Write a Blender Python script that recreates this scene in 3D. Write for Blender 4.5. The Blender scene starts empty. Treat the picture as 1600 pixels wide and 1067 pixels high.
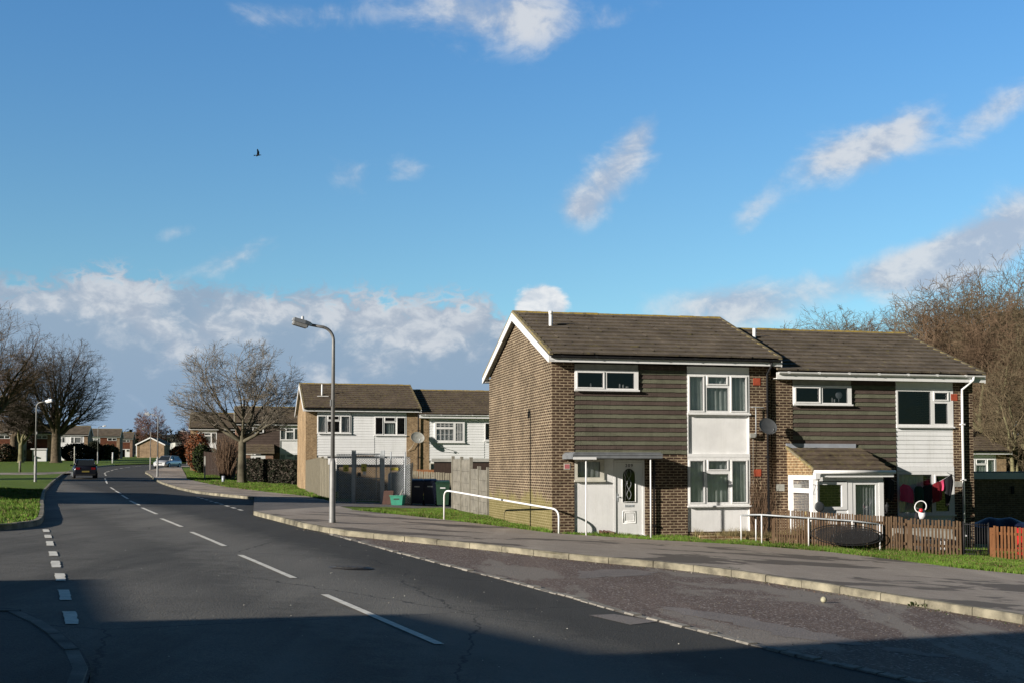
import bpy, bmesh, math, random
from mathutils import Vector, Matrix, geometry
R = math.radians
PI = math.pi
random.seed(7)
C = bpy.context.scene.collection
scene = bpy.context.scene

# ------------------------------------------------------------------ camera / terrain helpers
F = 1900.0; PIT = R(2.5); CY = 731 - F * math.tan(PIT); EYE = 1.55
def _q(x, a, b): return 0 if x < a else ((x - a) ** 2 / (2 * (b - a)) if x < b else (x - a) - (b - a) / 2)
def G(X, Y):
    """height of the gently sloping ground (falls to the right, rises far off)"""
    a = .028 * _q(X, -34, -26) + .027 * _q(X, -9, -3) - .055 * _q(X, 18, 26) - 1.002
    return -(.0038 * Y + a) + .020 * (_q(Y, 60, 100) - _q(Y, 400, 460))
def ray(px, py):
    v = (CY - py) / F; u = (px - 800) / F
    y = math.cos(PIT) - v * math.sin(PIT); z = math.sin(PIT) + v * math.cos(PIT)
    return u / y, z / y
def at(px, py, h=0.0):
    """ground point (at height h over the terrain) that the photograph shows at px, py"""
    rx, rz = ray(px, py)
    Y = 3.0
    while Y < 900:
        if EYE + rz * Y - (G(rx * Y, Y) + h) <= 0: break
        Y += .05 if Y < 80 else .25
    return (rx * Y, Y)
def xat(px, Y): return (px - 800) / F * Y
def zat(py, Y):
    return EYE + ray(800, py)[1] * Y

# ------------------------------------------------------------------ materials
def nmat(name):
    m = bpy.data.materials.new(name); m.use_nodes = True
    nt = m.node_tree; b = nt.nodes['Principled BSDF']
    return m, nt, b
def link(nt, a, b): nt.links.new(a, b)
def node(nt, t, **kw):
    n = nt.nodes.new(t)
    for k, v in kw.items():
        if k in n.inputs.keys() if hasattr(n.inputs, 'keys') else False: n.inputs[k].default_value = v
        else: setattr(n, k, v)
    return n
def rgba(c): return (c[0], c[1], c[2], 1)
def noise(nt, scale, detail=4, rough=.55, coord=None, dist=0):
    n = nt.nodes.new('ShaderNodeTexNoise'); n.inputs['Scale'].default_value = scale
    n.inputs['Detail'].default_value = detail; n.inputs['Roughness'].default_value = rough
    n.inputs['Distortion'].default_value = dist
    if coord is not None: nt.links.new(coord, n.inputs['Vector'])
    return n
def ramp(nt, fac, stops):
    r = nt.nodes.new('ShaderNodeValToRGB'); nt.links.new(fac, r.inputs[0])
    e = r.color_ramp.elements
    while len(e) < len(stops): e.new(.5)
    for i, (p, c) in enumerate(stops):
        e[i].position = p; e[i].color = rgba(c) if not isinstance(c, (int, float)) else (c, c, c, 1)
    return r
def mix(nt, fac, a, b, mode='MIX'):
    m = nt.nodes.new('ShaderNodeMix'); m.data_type = 'RGBA'; m.blend_type = mode
    if isinstance(fac, (int, float)): m.inputs[0].default_value = fac
    else: nt.links.new(fac, m.inputs[0])
    for s, v in ((6, a), (7, b)):
        if isinstance(v, (tuple, list)): m.inputs[s].default_value = rgba(v)
        else: nt.links.new(v, m.inputs[s])
    return m.outputs[2]
def bump(nt, b, h, dist=.01, strength=1.0):
    n = nt.nodes.new('ShaderNodeBump'); n.inputs['Distance'].default_value = dist
    n.inputs['Strength'].default_value = strength
    nt.links.new(h, n.inputs['Height']); nt.links.new(n.outputs[0], b.inputs['Normal'])
def geo(nt): return nt.nodes.new('ShaderNodeNewGeometry').outputs['Position']
def uvc(nt): return nt.nodes.new('ShaderNodeUVMap').outputs[0]
def objc(nt): return nt.nodes.new('ShaderNodeTexCoord').outputs['Object']

def plain(name, col, rough=.5, metal=0, var=.12, scale=6, bmp=0, spec=.5, streak=0):
    m, nt, b = nmat(name)
    n = noise(nt, scale, 5, .6, objc(nt))
    c2 = tuple(max(0, x * (1 - var * 2)) for x in col); c3 = tuple(min(1, x * (1 + var)) for x in col)
    r = ramp(nt, n.outputs[0], [(.3, c2), (.7, c3)])
    cs = r.outputs[0]
    if streak:   # rain streaks and grime
        mp = nt.nodes.new('ShaderNodeMapping'); link(nt, objc(nt), mp.inputs[0]); mp.inputs['Scale'].default_value = (9, 9, .7)
        ns = noise(nt, 1.6, 6, .65, mp.outputs[0]); nb = noise(nt, 1.3, 5, .7, objc(nt))
        cs = mix(nt, ramp(nt, ns.outputs[0], [(.5, 0), (.72, streak)]).outputs[0], cs, tuple(x * y for x, y in zip(col, (.52, .51, .44))))
        cs = mix(nt, ramp(nt, nb.outputs[0], [(.52, 0), (.75, streak * .8)]).outputs[0], cs, tuple(x * y for x, y in zip(col, (.68, .68, .60))))
    link(nt, cs, b.inputs['Base Color'])
    b.inputs['Roughness'].default_value = rough; b.inputs['Metallic'].default_value = metal
    b.inputs['Specular IOR Level'].default_value = spec
    if bmp:
        n2 = noise(nt, scale * 12, 4, .6, objc(nt)); bump(nt, b, n2.outputs[0], bmp)
    return m
def brick(name, c1, c2, mortar, algae=False, msize=.012):
    m, nt, b = nmat(name)
    uv = uvc(nt)
    t = nt.nodes.new('ShaderNodeTexBrick'); link(nt, uv, t.inputs['Vector'])
    t.inputs['Scale'].default_value = 1; t.inputs['Brick Width'].default_value = .228
    t.inputs['Row Height'].default_value = .0765; t.inputs['Mortar Size'].default_value = msize
    t.inputs['Mortar Smooth'].default_value = .15; t.inputs['Bias'].default_value = 0
    t.inputs['Color1'].default_value = rgba(c1); t.inputs['Color2'].default_value = rgba(c2)
    t.inputs['Mortar'].default_value = rgba(mortar)
    n = noise(nt, 1.1, 6, .65, objc(nt)); r = ramp(nt, n.outputs[0], [(.3, .62), (.7, 1.22)])
    n1 = noise(nt, 7, 4, .7, objc(nt)); r1 = ramp(nt, n1.outputs[0], [(.32, .66), (.68, 1.35)])
    col = mix(nt, 1, t.outputs['Color'], r.outputs[0], 'MULTIPLY')
    col = mix(nt, 1, col, r1.outputs[0], 'MULTIPLY')
    if algae:
        sx = nt.nodes.new('ShaderNodeSeparateXYZ'); link(nt, objc(nt), sx.inputs[0])
        n2 = noise(nt, 1.4, 5, .7, objc(nt))
        ad = nt.nodes.new('ShaderNodeMath'); ad.operation = 'MULTIPLY_ADD'
        link(nt, n2.outputs[0], ad.inputs[0]); ad.inputs[1].default_value = -1.6; link(nt, sx.outputs[2], ad.inputs[2])
        rr = ramp(nt, ad.outputs[0], [(0, .6), (.25, 0)])
        col = mix(nt, rr.outputs[0], col, (.21, .185, .065))
    link(nt, col, b.inputs['Base Color']); b.inputs['Roughness'].default_value = .9
    b.inputs['Specular IOR Level'].default_value = .2
    inv = nt.nodes.new('ShaderNodeMath'); inv.operation = 'SUBTRACT'; inv.inputs[0].default_value = 1
    link(nt, t.outputs['Fac'], inv.inputs[1]); bump(nt, b, inv.outputs[0], .006)
    return m
def tilemat(name, base, moss, mossamt=.5, dark=.55):
    m, nt, b = nmat(name)
    n = noise(nt, .9, 6, .65, objc(nt)); n2 = noise(nt, 7, 5, .7, objc(nt)); n3 = noise(nt, 40, 3, .6, objc(nt))
    vo = nt.nodes.new('ShaderNodeTexVoronoi'); vo.inputs['Scale'].default_value = 3.1; link(nt, objc(nt), vo.inputs['Vector'])
    col = mix(nt, ramp(nt, n.outputs[0], [(.3, 0), (.7, 1)]).outputs[0], tuple(x * dark for x in base), base)
    col = mix(nt, .5, col, ramp(nt, vo.outputs['Color'], [(0, .30), (1, .72)]).outputs[0], 'SOFT_LIGHT')
    col = mix(nt, ramp(nt, n2.outputs[0], [(.62 - .2 * mossamt, 0), (.74 - .12 * mossamt, 1)]).outputs[0], col, moss)
    col = mix(nt, ramp(nt, n3.outputs[0], [(.64, 0), (.72, .6)]).outputs[0], col, (.26, .23, .18))
    link(nt, col, b.inputs['Base Color']); b.inputs['Roughness'].default_value = .88
    b.inputs['Specular IOR Level'].default_value = .25
    bump(nt, b, n3.outputs[0], .01)
    return m
def asphalt(name, dark, light, speck=(.3, .3, .3), specamt=.62, big=.25, stain=.5, cracks=True, coarse=140, damp=False, lane=False, scuff=False):
    m, nt, b = nmat(name)
    p = geo(nt)
    n1 = noise(nt, big, 6, .6, p, .4); n2 = noise(nt, 2.2, 6, .7, p); n3 = noise(nt, coarse, 2, .5, p)
    n4 = noise(nt, 34, 4, .65, p)
    col = mix(nt, ramp(nt, n1.outputs[0], [(.32, 0), (.68, 1)]).outputs[0], dark, light)
    col = mix(nt, ramp(nt, n2.outputs[0], [(.3, .0), (.75, .45)]).outputs[0], col, tuple(x * 1.5 for x in light))
    col = mix(nt, ramp(nt, n4.outputs[0], [(.35, .5), (.6, 0)]).outputs[0], col, tuple(x * .55 for x in dark))
    col = mix(nt, ramp(nt, n3.outputs[0], [(specamt, 0), (specamt + .08, .8)]).outputs[0], col, speck)
    # long darker stains, stretched along the carriageway
    mp = nt.nodes.new('ShaderNodeMapping'); link(nt, p, mp.inputs[0])
    mp.inputs['Rotation'].default_value = (0, 0, R(-24)); mp.inputs['Scale'].default_value = (1.0, .09, 1)
    n5 = noise(nt, .9, 5, .6, mp.outputs[0])
    col = mix(nt, ramp(nt, n5.outputs[0], [(.53, 0), (.66, stain)]).outputs[0], col, tuple(x * .5 for x in dark))
    col = mix(nt, ramp(nt, n5.outputs[0], [(.33, .55), (.47, 0)]).outputs[0], col, tuple(x * 1.35 for x in light))
    if damp:
        mp2 = nt.nodes.new('ShaderNodeMapping'); link(nt, p, mp2.inputs[0]); mp2.inputs['Rotation'].default_value = (0, 0, R(20)); mp2.inputs['Scale'].default_value = (.55, 1.0, 1)
        n6 = noise(nt, .55, 8, .62, mp2.outputs[0], .3)
        col = mix(nt, ramp(nt, n6.outputs[0], [(.54, 0), (.56, .92)]).outputs[0], col, tuple(x * .36 for x in dark))
    if lane:   # grime along the channel beside the setts, polished wheel tracks further out
        dp = nt.nodes.new('ShaderNodeVectorMath'); dp.operation = 'DOT_PRODUCT'; link(nt, p, dp.inputs[0]); dp.inputs[1].default_value = (.914, .406, 0)
        qn = nt.nodes.new('ShaderNodeMath'); qn.operation = 'MULTIPLY_ADD'; link(nt, n2.outputs[0], qn.inputs[0]); qn.inputs[1].default_value = 1.6; link(nt, dp.outputs['Value'], qn.inputs[2])
        mr = nt.nodes.new('ShaderNodeMapRange'); link(nt, qn.outputs[0], mr.inputs[0]); mr.inputs[1].default_value = 0; mr.inputs[2].default_value = 10
        col = mix(nt, ramp(nt, mr.outputs[0], [(.62, 0), (.70, .75)]).outputs[0], col, tuple(x * .42 for x in dark))
        col = mix(nt, ramp(nt, mr.outputs[0], [(.44, 0), (.52, .45), (.56, .45), (.62, 0)]).outputs[0], col, tuple(x * 1.25 for x in light))
        col = mix(nt, ramp(nt, mr.outputs[0], [(.30, 0), (.38, .4), (.43, 0)]).outputs[0], col, tuple(x * .6 for x in dark))
    if scuff:
        mp3 = nt.nodes.new('ShaderNodeMapping'); link(nt, p, mp3.inputs[0]); mp3.inputs['Rotation'].default_value = (0, 0, R(-24)); mp3.inputs['Scale'].default_value = (1.0, .3, 1)
        n7 = noise(nt, .55, 8, .62, mp3.outputs[0], .4)
        col = mix(nt, ramp(nt, n7.outputs[0], [(.54, 0), (.585, .8)]).outputs[0], col, (.27, .24, .205))
    if cracks:
        vd = nt.nodes.new('ShaderNodeTexVoronoi'); vd.feature = 'DISTANCE_TO_EDGE'; vd.inputs['Scale'].default_value = .28
        wn = noise(nt, 1.5, 5, .7, p)
        ad = nt.nodes.new('ShaderNodeMix'); ad.data_type = 'VECTOR'; ad.inputs[0].default_value = .25
        link(nt, p, ad.inputs[4]); link(nt, wn.outputs['Color'], ad.inputs[5])
        link(nt, ad.outputs[1], vd.inputs['Vector'])
        cr = ramp(nt, vd.outputs[0], [(0, .9), (.0038, 0)])
        mk = ramp(nt, n1.outputs[0], [(.42, 0), (.5, .9)])
        mm = nt.nodes.new('ShaderNodeMath'); mm.operation = 'MULTIPLY'
        link(nt, cr.outputs[0], mm.inputs[0]); link(nt, mk.outputs[0], mm.inputs[1])
        col = mix(nt, mm.outputs[0], col, (.012, .012, .012))
    link(nt, col, b.inputs['Base Color']); b.inputs['Roughness'].default_value = .85
    b.inputs['Specular IOR Level'].default_value = .3
    bump(nt, b, n4.outputs[0], .012)
    return m
def grassmat(name, a, bcol, ccol):
    m, nt, b = nmat(name)
    p = geo(nt)
    n1 = noise(nt, .5, 6, .65, p); n2 = noise(nt, 9, 6, .7, p)
    col = mix(nt, ramp(nt, n1.outputs[0], [(.3, 0), (.7, 1)]).outputs[0], a, bcol)
    col = mix(nt, ramp(nt, n2.outputs[0], [(.45, 0), (.75, .7)]).outputs[0], col, ccol)
    link(nt, col, b.inputs['Base Color']); b.inputs['Roughness'].default_value = .9
    b.inputs['Specular IOR Level'].default_value = .15
    bump(nt, b, n2.outputs[0], .08)
    return m
def woodmat(name, a, bcol, grain=1.0):
    m, nt, b = nmat(name)
    mp = nt.nodes.new('ShaderNodeMapping'); link(nt, objc(nt), mp.inputs[0]); mp.inputs['Scale'].default_value = (9, 9, 1.1)
    n1 = noise(nt, 2.2, 5, .65, mp.outputs[0]); n2 = noise(nt, 11, 4, .6, mp.outputs[0])
    col = mix(nt, ramp(nt, n1.outputs[0], [(.3, 0), (.7, 1)]).outputs[0], a, bcol)
    col = mix(nt, ramp(nt, n2.outputs[0], [(.5, 0), (.7, .5)]).outputs[0], col, tuple(x * .5 for x in a))
    link(nt, col, b.inputs['Base Color']); b.inputs['Roughness'].default_value = .85
    b.inputs['Specular IOR Level'].default_value = .2
    bump(nt, b, n2.outputs[0], .004)
    return m
def glassmat(name, tint=(.95, .96, .955), refl=.11):
    m = bpy.data.materials.new(name); m.use_nodes = True; nt = m.node_tree; nt.nodes.clear()
    o = nt.nodes.new('ShaderNodeOutputMaterial'); mx = nt.nodes.new('ShaderNodeMixShader')
    tr = nt.nodes.new('ShaderNodeBsdfTransparent'); tr.inputs[0].default_value = rgba(tint)
    gl = nt.nodes.new('ShaderNodeBsdfGlossy'); gl.inputs['Roughness'].default_value = .03; gl.inputs[0].default_value = (1, 1, 1, 1)
    fr = nt.nodes.new('ShaderNodeFresnel'); fr.inputs[0].default_value = 1.45
    ad = nt.nodes.new('ShaderNodeMath'); ad.operation = 'MULTIPLY_ADD'; ad.inputs[1].default_value = .75; ad.inputs[2].default_value = refl; ad.use_clamp = True
    n = noise(nt, 2.2, 2, .5, objc(nt)); bp = nt.nodes.new('ShaderNodeBump'); bp.inputs['Distance'].default_value = .004
    link(nt, n.outputs[0], bp.inputs['Height']); link(nt, bp.outputs[0], gl.inputs['Normal'])
    link(nt, fr.outputs[0], ad.inputs[0]); link(nt, ad.outputs[0], mx.inputs[0])
    link(nt, tr.outputs[0], mx.inputs[1]); link(nt, gl.outputs[0], mx.inputs[2]); link(nt, mx.outputs[0], o.inputs[0])
    return m

M = {}
M['brick'] = brick('brown_brick', (.095, .058, .038), (.058, .034, .024), (.34, .27, .18))
M['brick_algae'] = brick('brown_brick_gable', (.092, .060, .038), (.054, .035, .024), (.32, .26, .175), True, .014)
M['brick_porch'] = brick('buff_brick', (.24, .15, .075), (.18, .11, .055), (.42, .33, .20))
M['brick_yellow'] = brick('yellow_brick', (.33, .225, .125), (.27, .18, .098), (.38, .29, .185), False, .01)
M['brick_red'] = brick('red_brick', (.24, .105, .065), (.17, .075, .045), (.34, .27, .2), False, .01)
M['brick_tan'] = brick('tan_brick', (.27, .17, .10), (.21, .13, .08), (.36, .28, .19), False, .01)
M['roof'] = tilemat('concrete_roof_tile', (.178, .146, .112), (.20, .17, .07), .25)
M['roof2'] = tilemat('concrete_roof_tile_mossy', (.155, .118, .088), (.20, .17, .08), .6)
M['ridge'] = tilemat('mossy_ridge_tile', (.22, .18, .11), (.36, .26, .06), 1.4)
M['verge'] = tilemat('mossy_verge_mortar', (.22, .19, .13), (.25, .2, .07), 1.0)
M['tile_green'] = tilemat('green_hung_tile', (.132, .134, .092), (.14, .14, .095), .1, .88)
M['tile_brown'] = tilemat('brown_hung_tile', (.090, .066, .055), (.10, .08, .065), .1, .82)
M['tile_red'] = tilemat('red_hung_tile', (.15, .055, .03), (.11, .05, .03), .3)
M['pvc'] = plain('white_plastic', (.80, .80, .79), .35, 0, .03, 2, 0, .5, .22)
M['clad'] = plain('white_cladding', (.83, .84, .84), .45, 0, .03, 1.5, 0, .5, .2)
M['render'] = plain('white_render', (.82, .82, .81), .85, 0, .05, 1.6, .003, .3, .14)
M['cream'] = plain('aged_white_paint', (.60, .58, .50), .6, 0, .08, 4)
M['grime'] = plain('weathered_board', (.30, .30, .27), .8, 0, .15, 4)
M['lead'] = plain('lead_flashing', (.40, .43, .48), .5, .2, .1, 4)
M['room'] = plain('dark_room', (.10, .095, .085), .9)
M['glass'] = glassmat('window_glass')
M['glass_dark'] = glassmat('dark_window_glass', (.45, .48, .5), .05)
M['curtain'] = plain('pale_curtain', (.80, .88, .84), .9, 0, .1, 3)
M['net'] = plain('white_net_curtain', (.85, .85, .85), .9, 0, .06, 8)
M['curtain_grey'] = plain('grey_curtain', (.60, .64, .64), .9, 0, .1, 3)
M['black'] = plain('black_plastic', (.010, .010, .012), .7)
M['dgrey'] = plain('dark_grey_metal', (.05, .055, .06), .5)
M['galv'] = plain('galvanised_steel', (.46, .49, .51), .55, .2, .12, 12)
M['concrete'] = plain('concrete_post', (.23, .215, .175), .9, 0, .15, 5, .004)
M['panelc'] = plain('concrete_fence_panel', (.20, .185, .15), .92, 0, .22, 3, .006)
M['lamp'] = plain('galvanised_lamp_column', (.25, .25, .245), .55, .3, .12, 3)
M['lantern'] = plain('grey_lantern', (.34, .36, .38), .45, .2, .08, 6)
M['diffuser'] = plain('lantern_diffuser', (.36, .36, .35), .2)
M['dish'] = plain('dark_mesh_dish', (.085, .09, .095), .55)
M['dish_pale'] = plain('pale_dish', (.42, .42, .38), .5)
M['terra'] = plain('terracotta_vent', (.42, .08, .035), .8, 0, .1, 10)
M['pink'] = plain('pink_plate', (.45, .14, .15), .6)
M['road'] = asphalt('road_asphalt', (.080, .075, .064), (.158, .149, .130), (.30, .28, .25), .60, lane=True)
M['layby'] = asphalt('layby_asphalt', (.115, .080, .064), (.172, .128, .104), (.52, .47, .43), .58, .6, .3, False, 24, False, False, True)
M['pave'] = asphalt('pavement_asphalt', (.335, .285, .235), (.39, .335, .28), (.3, .28, .27), .68, .5, .15, False, 140, True)
M['alley'] = asphalt('alley_asphalt', (.14, .13, .12), (.18, .165, .15), (.2, .2, .2), .68, .4, .3, False)
M['kerb'] = plain('concrete_kerb', (.255, .23, .165), .9, 0, .38, 2.2, .006)
M['sett'] = plain('granite_sett', (.27, .25, .215), .85, 0, .2, 8, .004)
M['paint'] = plain('worn_road_paint', (.80, .77, .68), .8, 0, .12, 9)
M['iron'] = plain('cast_iron_cover', (.07, .065, .06), .6, .4, .2, 20, .004)
M['grass'] = grassmat('lawn', (.085, .145, .018), (.13, .20, .03), (.17, .16, .06))
M['blade'] = plain('grass_blade', (.12, .215, .026), .7, 0, .3, .6, 0, .2)
M['bladey'] = plain('dry_grass_blade', (.24, .195, .09), .8, 0, .3, 2, 0, .2)
M['canopy'] = plain('canopy_grey', (.17, .18, .19), .6, 0, .15, 5)
M['soil'] = plain('bare_soil', (.10, .075, .05), .95, 0, .25, 4, .02)
M['fence_brown'] = woodmat('brown_stained_wood', (.088, .052, .030), (.165, .112, .068))
M['fence_red'] = woodmat('reddish_stained_wood', (.20, .085, .035), (.28, .13, .06))
M['fence_grey'] = woodmat('weathered_grey_wood', (.16, .145, .105), (.25, .225, .17))
M['fence_dark'] = woodmat('dark_stained_wood', (.03, .02, .016), (.05, .034, .026))
M['yellowpost'] = plain('pale_yellow_post', (.62, .52, .25), .7)
M['yellow'] = plain('yellow_sign_plate', (.62, .55, .10), .6, 0, .08, 8)
M['bark'] = plain('tree_bark', (.115, .09, .06), .9, 0, .3, 3, .02, .2)
M['bark_green'] = plain('mossy_bark', (.20, .185, .10), .9, 0, .3, 1.2, .02, .2)
M['twig'] = plain('twig_bark', (.17, .135, .10), .9, 0, .25, .5, 0, .2)
M['twig_dark'] = plain('dark_twig_bark', (.10, .082, .066), .9, 0, .25, .5, 0, .2)
M['twig_wood'] = plain('woodland_twig', (.145, .092, .060), .9, 0, .35, .25, 0, .2)
if True:
    _nt = M['twig_wood'].node_tree; _b = _nt.nodes['Principled BSDF']; _oi = _nt.nodes.new('ShaderNodeObjectInfo'); _s = _b.inputs['Base Color'].links[0].from_socket
    _c = mix(_nt, _oi.outputs['Random'], _s, (.125, .10, .06)); link(_nt, _c, _b.inputs['Base Color'])
M['bark_grey'] = plain('grey_green_bark', (.125, .112, .078), .9, 0, .3, 1.2, .02, .2)
M['twig_grey'] = plain('grey_twig', (.19, .165, .13), .9, 0, .25, .4, 0, .2)
M['hedge'] = plain('dark_hedge_leaf', (.022, .026, .014), .8, 0, .4, 2, 0, .2)
M['leaf_red'] = plain('red_leaf', (.22, .07, .025), .8, 0, .3, 2, 0, .2)
M['leaf_green'] = plain('green_leaf', (.05, .075, .02), .8, 0, .3, 2, 0, .2)
M['conifer'] = plain('conifer_needle', (.025, .04, .022), .8, 0, .3, 2, 0, .2)
M['farwood'] = plain('far_wood_foliage', (.06, .058, .045), .9, 0, .35, .1, 0, .1)
M['bin_blue'] = plain('dark_blue_bin', (.012, .018, .05), .5)
M['bin_green'] = plain('dark_green_bin', (.018, .055, .03), .5)
M['boxgreen'] = plain('green_crate_plastic', (.02, .22, .14), .5)
M['boxbrown'] = plain('brown_crate_plastic', (.085, .04, .03), .6)
M['silver'] = plain('silver_car_paint', (.55, .56, .57), .3, .3, .04)
M['carblack'] = plain('dark_car_paint', (.012, .014, .022), .22, .2, .04)
M['tyre'] = plain('tyre_rubber', (.015, .015, .015), .85)
M['redlens'] = plain('red_lens', (.20, .006, .01), .25)
M['clearlens'] = plain('clear_lens', (.6, .62, .65), .15)
M['plate'] = plain('number_plate', (.25, .2, .05), .5)
M['truck'] = plain('cream_truck_paint', (.62, .62, .56), .4)
M['cl_black'] = plain('black_cloth', (.012, .012, .016), .9)
M['cl_pink'] = plain('pink_cloth', (.62, .06, .15), .9)
M['cl_green'] = plain('dark_green_cloth', (.012, .05, .03), .9)
M['cl_red'] = plain('dark_red_cloth', (.25, .012, .022), .9)
M['cl_white'] = plain('white_cloth', (.7, .7, .7), .9)
M['red'] = plain('red_plastic', (.55, .02, .025), .4)
M['ball'] = plain('worn_ball_felt', (.42, .40, .28), .9)
M['stem'] = plain('dry_climber_stem', (.16, .10, .06), .9)
M['bird'] = plain('dark_feather', (.03, .028, .03), .8)
M['shoe'] = plain('brown_leather', (.10, .035, .025), .6)

# ------------------------------------------------------------------ mesh builder
class MB:
    def __init__(s): s.v = []; s.f = []; s.m = []; s.s = []
    def face(s, idx, mi=0, sm=False): s.f.append(tuple(idx)); s.m.append(mi); s.s.append(sm)
    def add(s, pts):
        n = len(s.v); s.v.extend([tuple(p) for p in pts]); return n
    def box(s, x0, x1, y0, y1, z0, z1, mi=0, T=None):
        p = [(x0, y0, z0), (x1, y0, z0), (x1, y1, z0), (x0, y1, z0), (x0, y0, z1), (x1, y0, z1), (x1, y1, z1), (x0, y1, z1)]
        if T: p = [T @ Vector(q) for q in p]
        n = s.add(p)
        for q in ((0, 3, 2, 1), (4, 5, 6, 7), (0, 1, 5, 4), (1, 2, 6, 5), (2, 3, 7, 6), (3, 0, 4, 7)): s.face([n + k for k in q], mi)
    def hexa(s, p, mi=0):
        n = s.add(p)
        for q in ((0, 3, 2, 1), (4, 5, 6, 7), (0, 1, 5, 4), (1, 2, 6, 5), (2, 3, 7, 6), (3, 0, 4, 7)): s.face([n + k for k in q], mi)
    def prism(s, poly, vec, mi=0):
        k = len(poly); n = s.add(poly); v = Vector(vec); s.add([Vector(p) + v for p in poly])
        s.face([n + i for i in range(k)][::-1], mi); s.face([n + k + i for i in range(k)], mi)
        for i in range(k): j = (i + 1) % k; s.face((n + i, n + j, n + k + j, n + k + i), mi)
    def tube(s, pts, rad, n=8, mi=0, cap=True, sm=True):
        pts = [Vector(p) for p in pts]
        if isinstance(rad, (int, float)): rad = [rad] * len(pts)
        base = None; up = None
        for i, p in enumerate(pts):
            d = (pts[min(i + 1, len(pts) - 1)] - pts[max(i - 1, 0)])
            if d.length < 1e-9: d = Vector((0, 0, 1))
            d.normalize()
            if up is None: up = d.orthogonal().normalized()
            up = (up - d * up.dot(d))
            if up.length < 1e-6: up = d.orthogonal()
            up.normalize(); w = d.cross(up)
            b = s.add([p + (up * math.cos(2 * PI * k / n) + w * math.sin(2 * PI * k / n)) * rad[i] for k in range(n)])
            if base is not None:
                for k in range(n): s.face((base + k, base + (k + 1) % n, b + (k + 1) % n, b + k), mi, sm)
            elif cap: s.face([b + k for k in range(n)][::-1], mi)
            base = b
        if cap: s.face([base + k for k in range(n)], mi)
    def lathe(s, prof, n=16, c=(0, 0, 0), mi=0, T=None, sm=True):
        base = None
        for (r, z) in prof:
            p = [Vector((r * math.cos(2 * PI * k / n), r * math.sin(2 * PI * k / n), z)) for k in range(n)]
            if T: p = [T @ q for q in p]
            b = s.add([Vector(c) + q for q in p])
            if base is not None:
                for k in range(n): s.face((base + k, base + (k + 1) % n, b + (k + 1) % n, b + k), mi, sm)
            base = b
    def grid(s, fn, nu, nv, mi=0, sm=True):
        n = s.add([fn(i / nu, j / nv) for j in range(nv + 1) for i in range(nu + 1)])
        for j in range(nv):
            for i in range(nu):
                a = n + j * (nu + 1) + i; s.face((a, a + 1, a + nu + 2, a + nu + 1), mi, sm)
    def build(s, name, mats, parent=None, fix=False, loc=None):
        if not isinstance(mats, (list, tuple)): mats = [mats]
        me = bpy.data.meshes.new(name); me.from_pydata(s.v, [], s.f)
        for m in mats: me.materials.append(M[m] if isinstance(m, str) else m)
        me.polygons.foreach_set('material_index', s.m); me.polygons.foreach_set('use_smooth', s.s)
        if len(s.f) < 60000:
            uv = me.uv_layers.new(name='UVMap'); dat = [0.0] * (2 * len(me.loops)); k = 0
            for p in me.polygons:
                nn = p.normal
                if abs(nn.z) > .97: tx = Vector((1, 0, 0)); ty = Vector((0, 1, 0))
                else:
                    tx = Vector((-nn.y, nn.x, 0)); 
                    if abs(tx.x) > abs(tx.y) and tx.x < 0: tx = -tx
                    if abs(tx.y) >= abs(tx.x) and tx.y < 0: tx = -tx
                    tx.normalize(); ty = nn.cross(tx)
                    if ty.z < 0: ty = -ty
                for vi in p.vertices:
                    co = me.vertices[vi].co; dat[k] = co.dot(tx); dat[k + 1] = co.dot(ty); k += 2
            uv.data.foreach_set('uv', dat)
        if fix:
            bm = bmesh.new(); bm.from_mesh(me); bmesh.ops.recalc_face_normals(bm, faces=bm.faces); bm.to_mesh(me); bm.free()
        o = bpy.data.objects.new(name, me); C.objects.link(o)
        if parent: o.parent = parent
        if loc: o.location = loc
        me.update()
        return o
def tag(o, label=None, cat=None, group=None, kind=None):
    if label: o['label'] = label
    if cat: o['category'] = cat
    if group: o['group'] = group
    if kind: o['kind'] = kind
    return o
def empty(name, loc, rz, label, cat, group=None):
    o = bpy.data.objects.new(name, None); C.objects.link(o); o.location = loc; o.rotation_euler = (0, 0, rz)
    o.empty_display_size = .3
    return tag(o, label, cat, group)
def dup(root, loc, rz, label, group=None, sc=1):
    kids = list(root.children)
    r = root.copy(); C.objects.link(r); r.location = loc; r.rotation_euler = (0, 0, rz); r.scale = (sc, sc, sc)
    r['label'] = label
    if group: r['group'] = group
    for ch in kids:
        c = ch.copy(); C.objects.link(c); c.parent = r
        for g in ch.children:
            d = g.copy(); C.objects.link(d); d.parent = c
    return r
SKY = .10; SUN = 5.0; EXPO = .55; TINT = (.53, .94, 1.24)
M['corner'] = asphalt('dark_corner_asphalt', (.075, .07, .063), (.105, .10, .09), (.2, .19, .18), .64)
M['kerb_old'] = plain('old_kerb_stone', (.17, .16, .14), .9, 0, .3, 3, .006)
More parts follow.
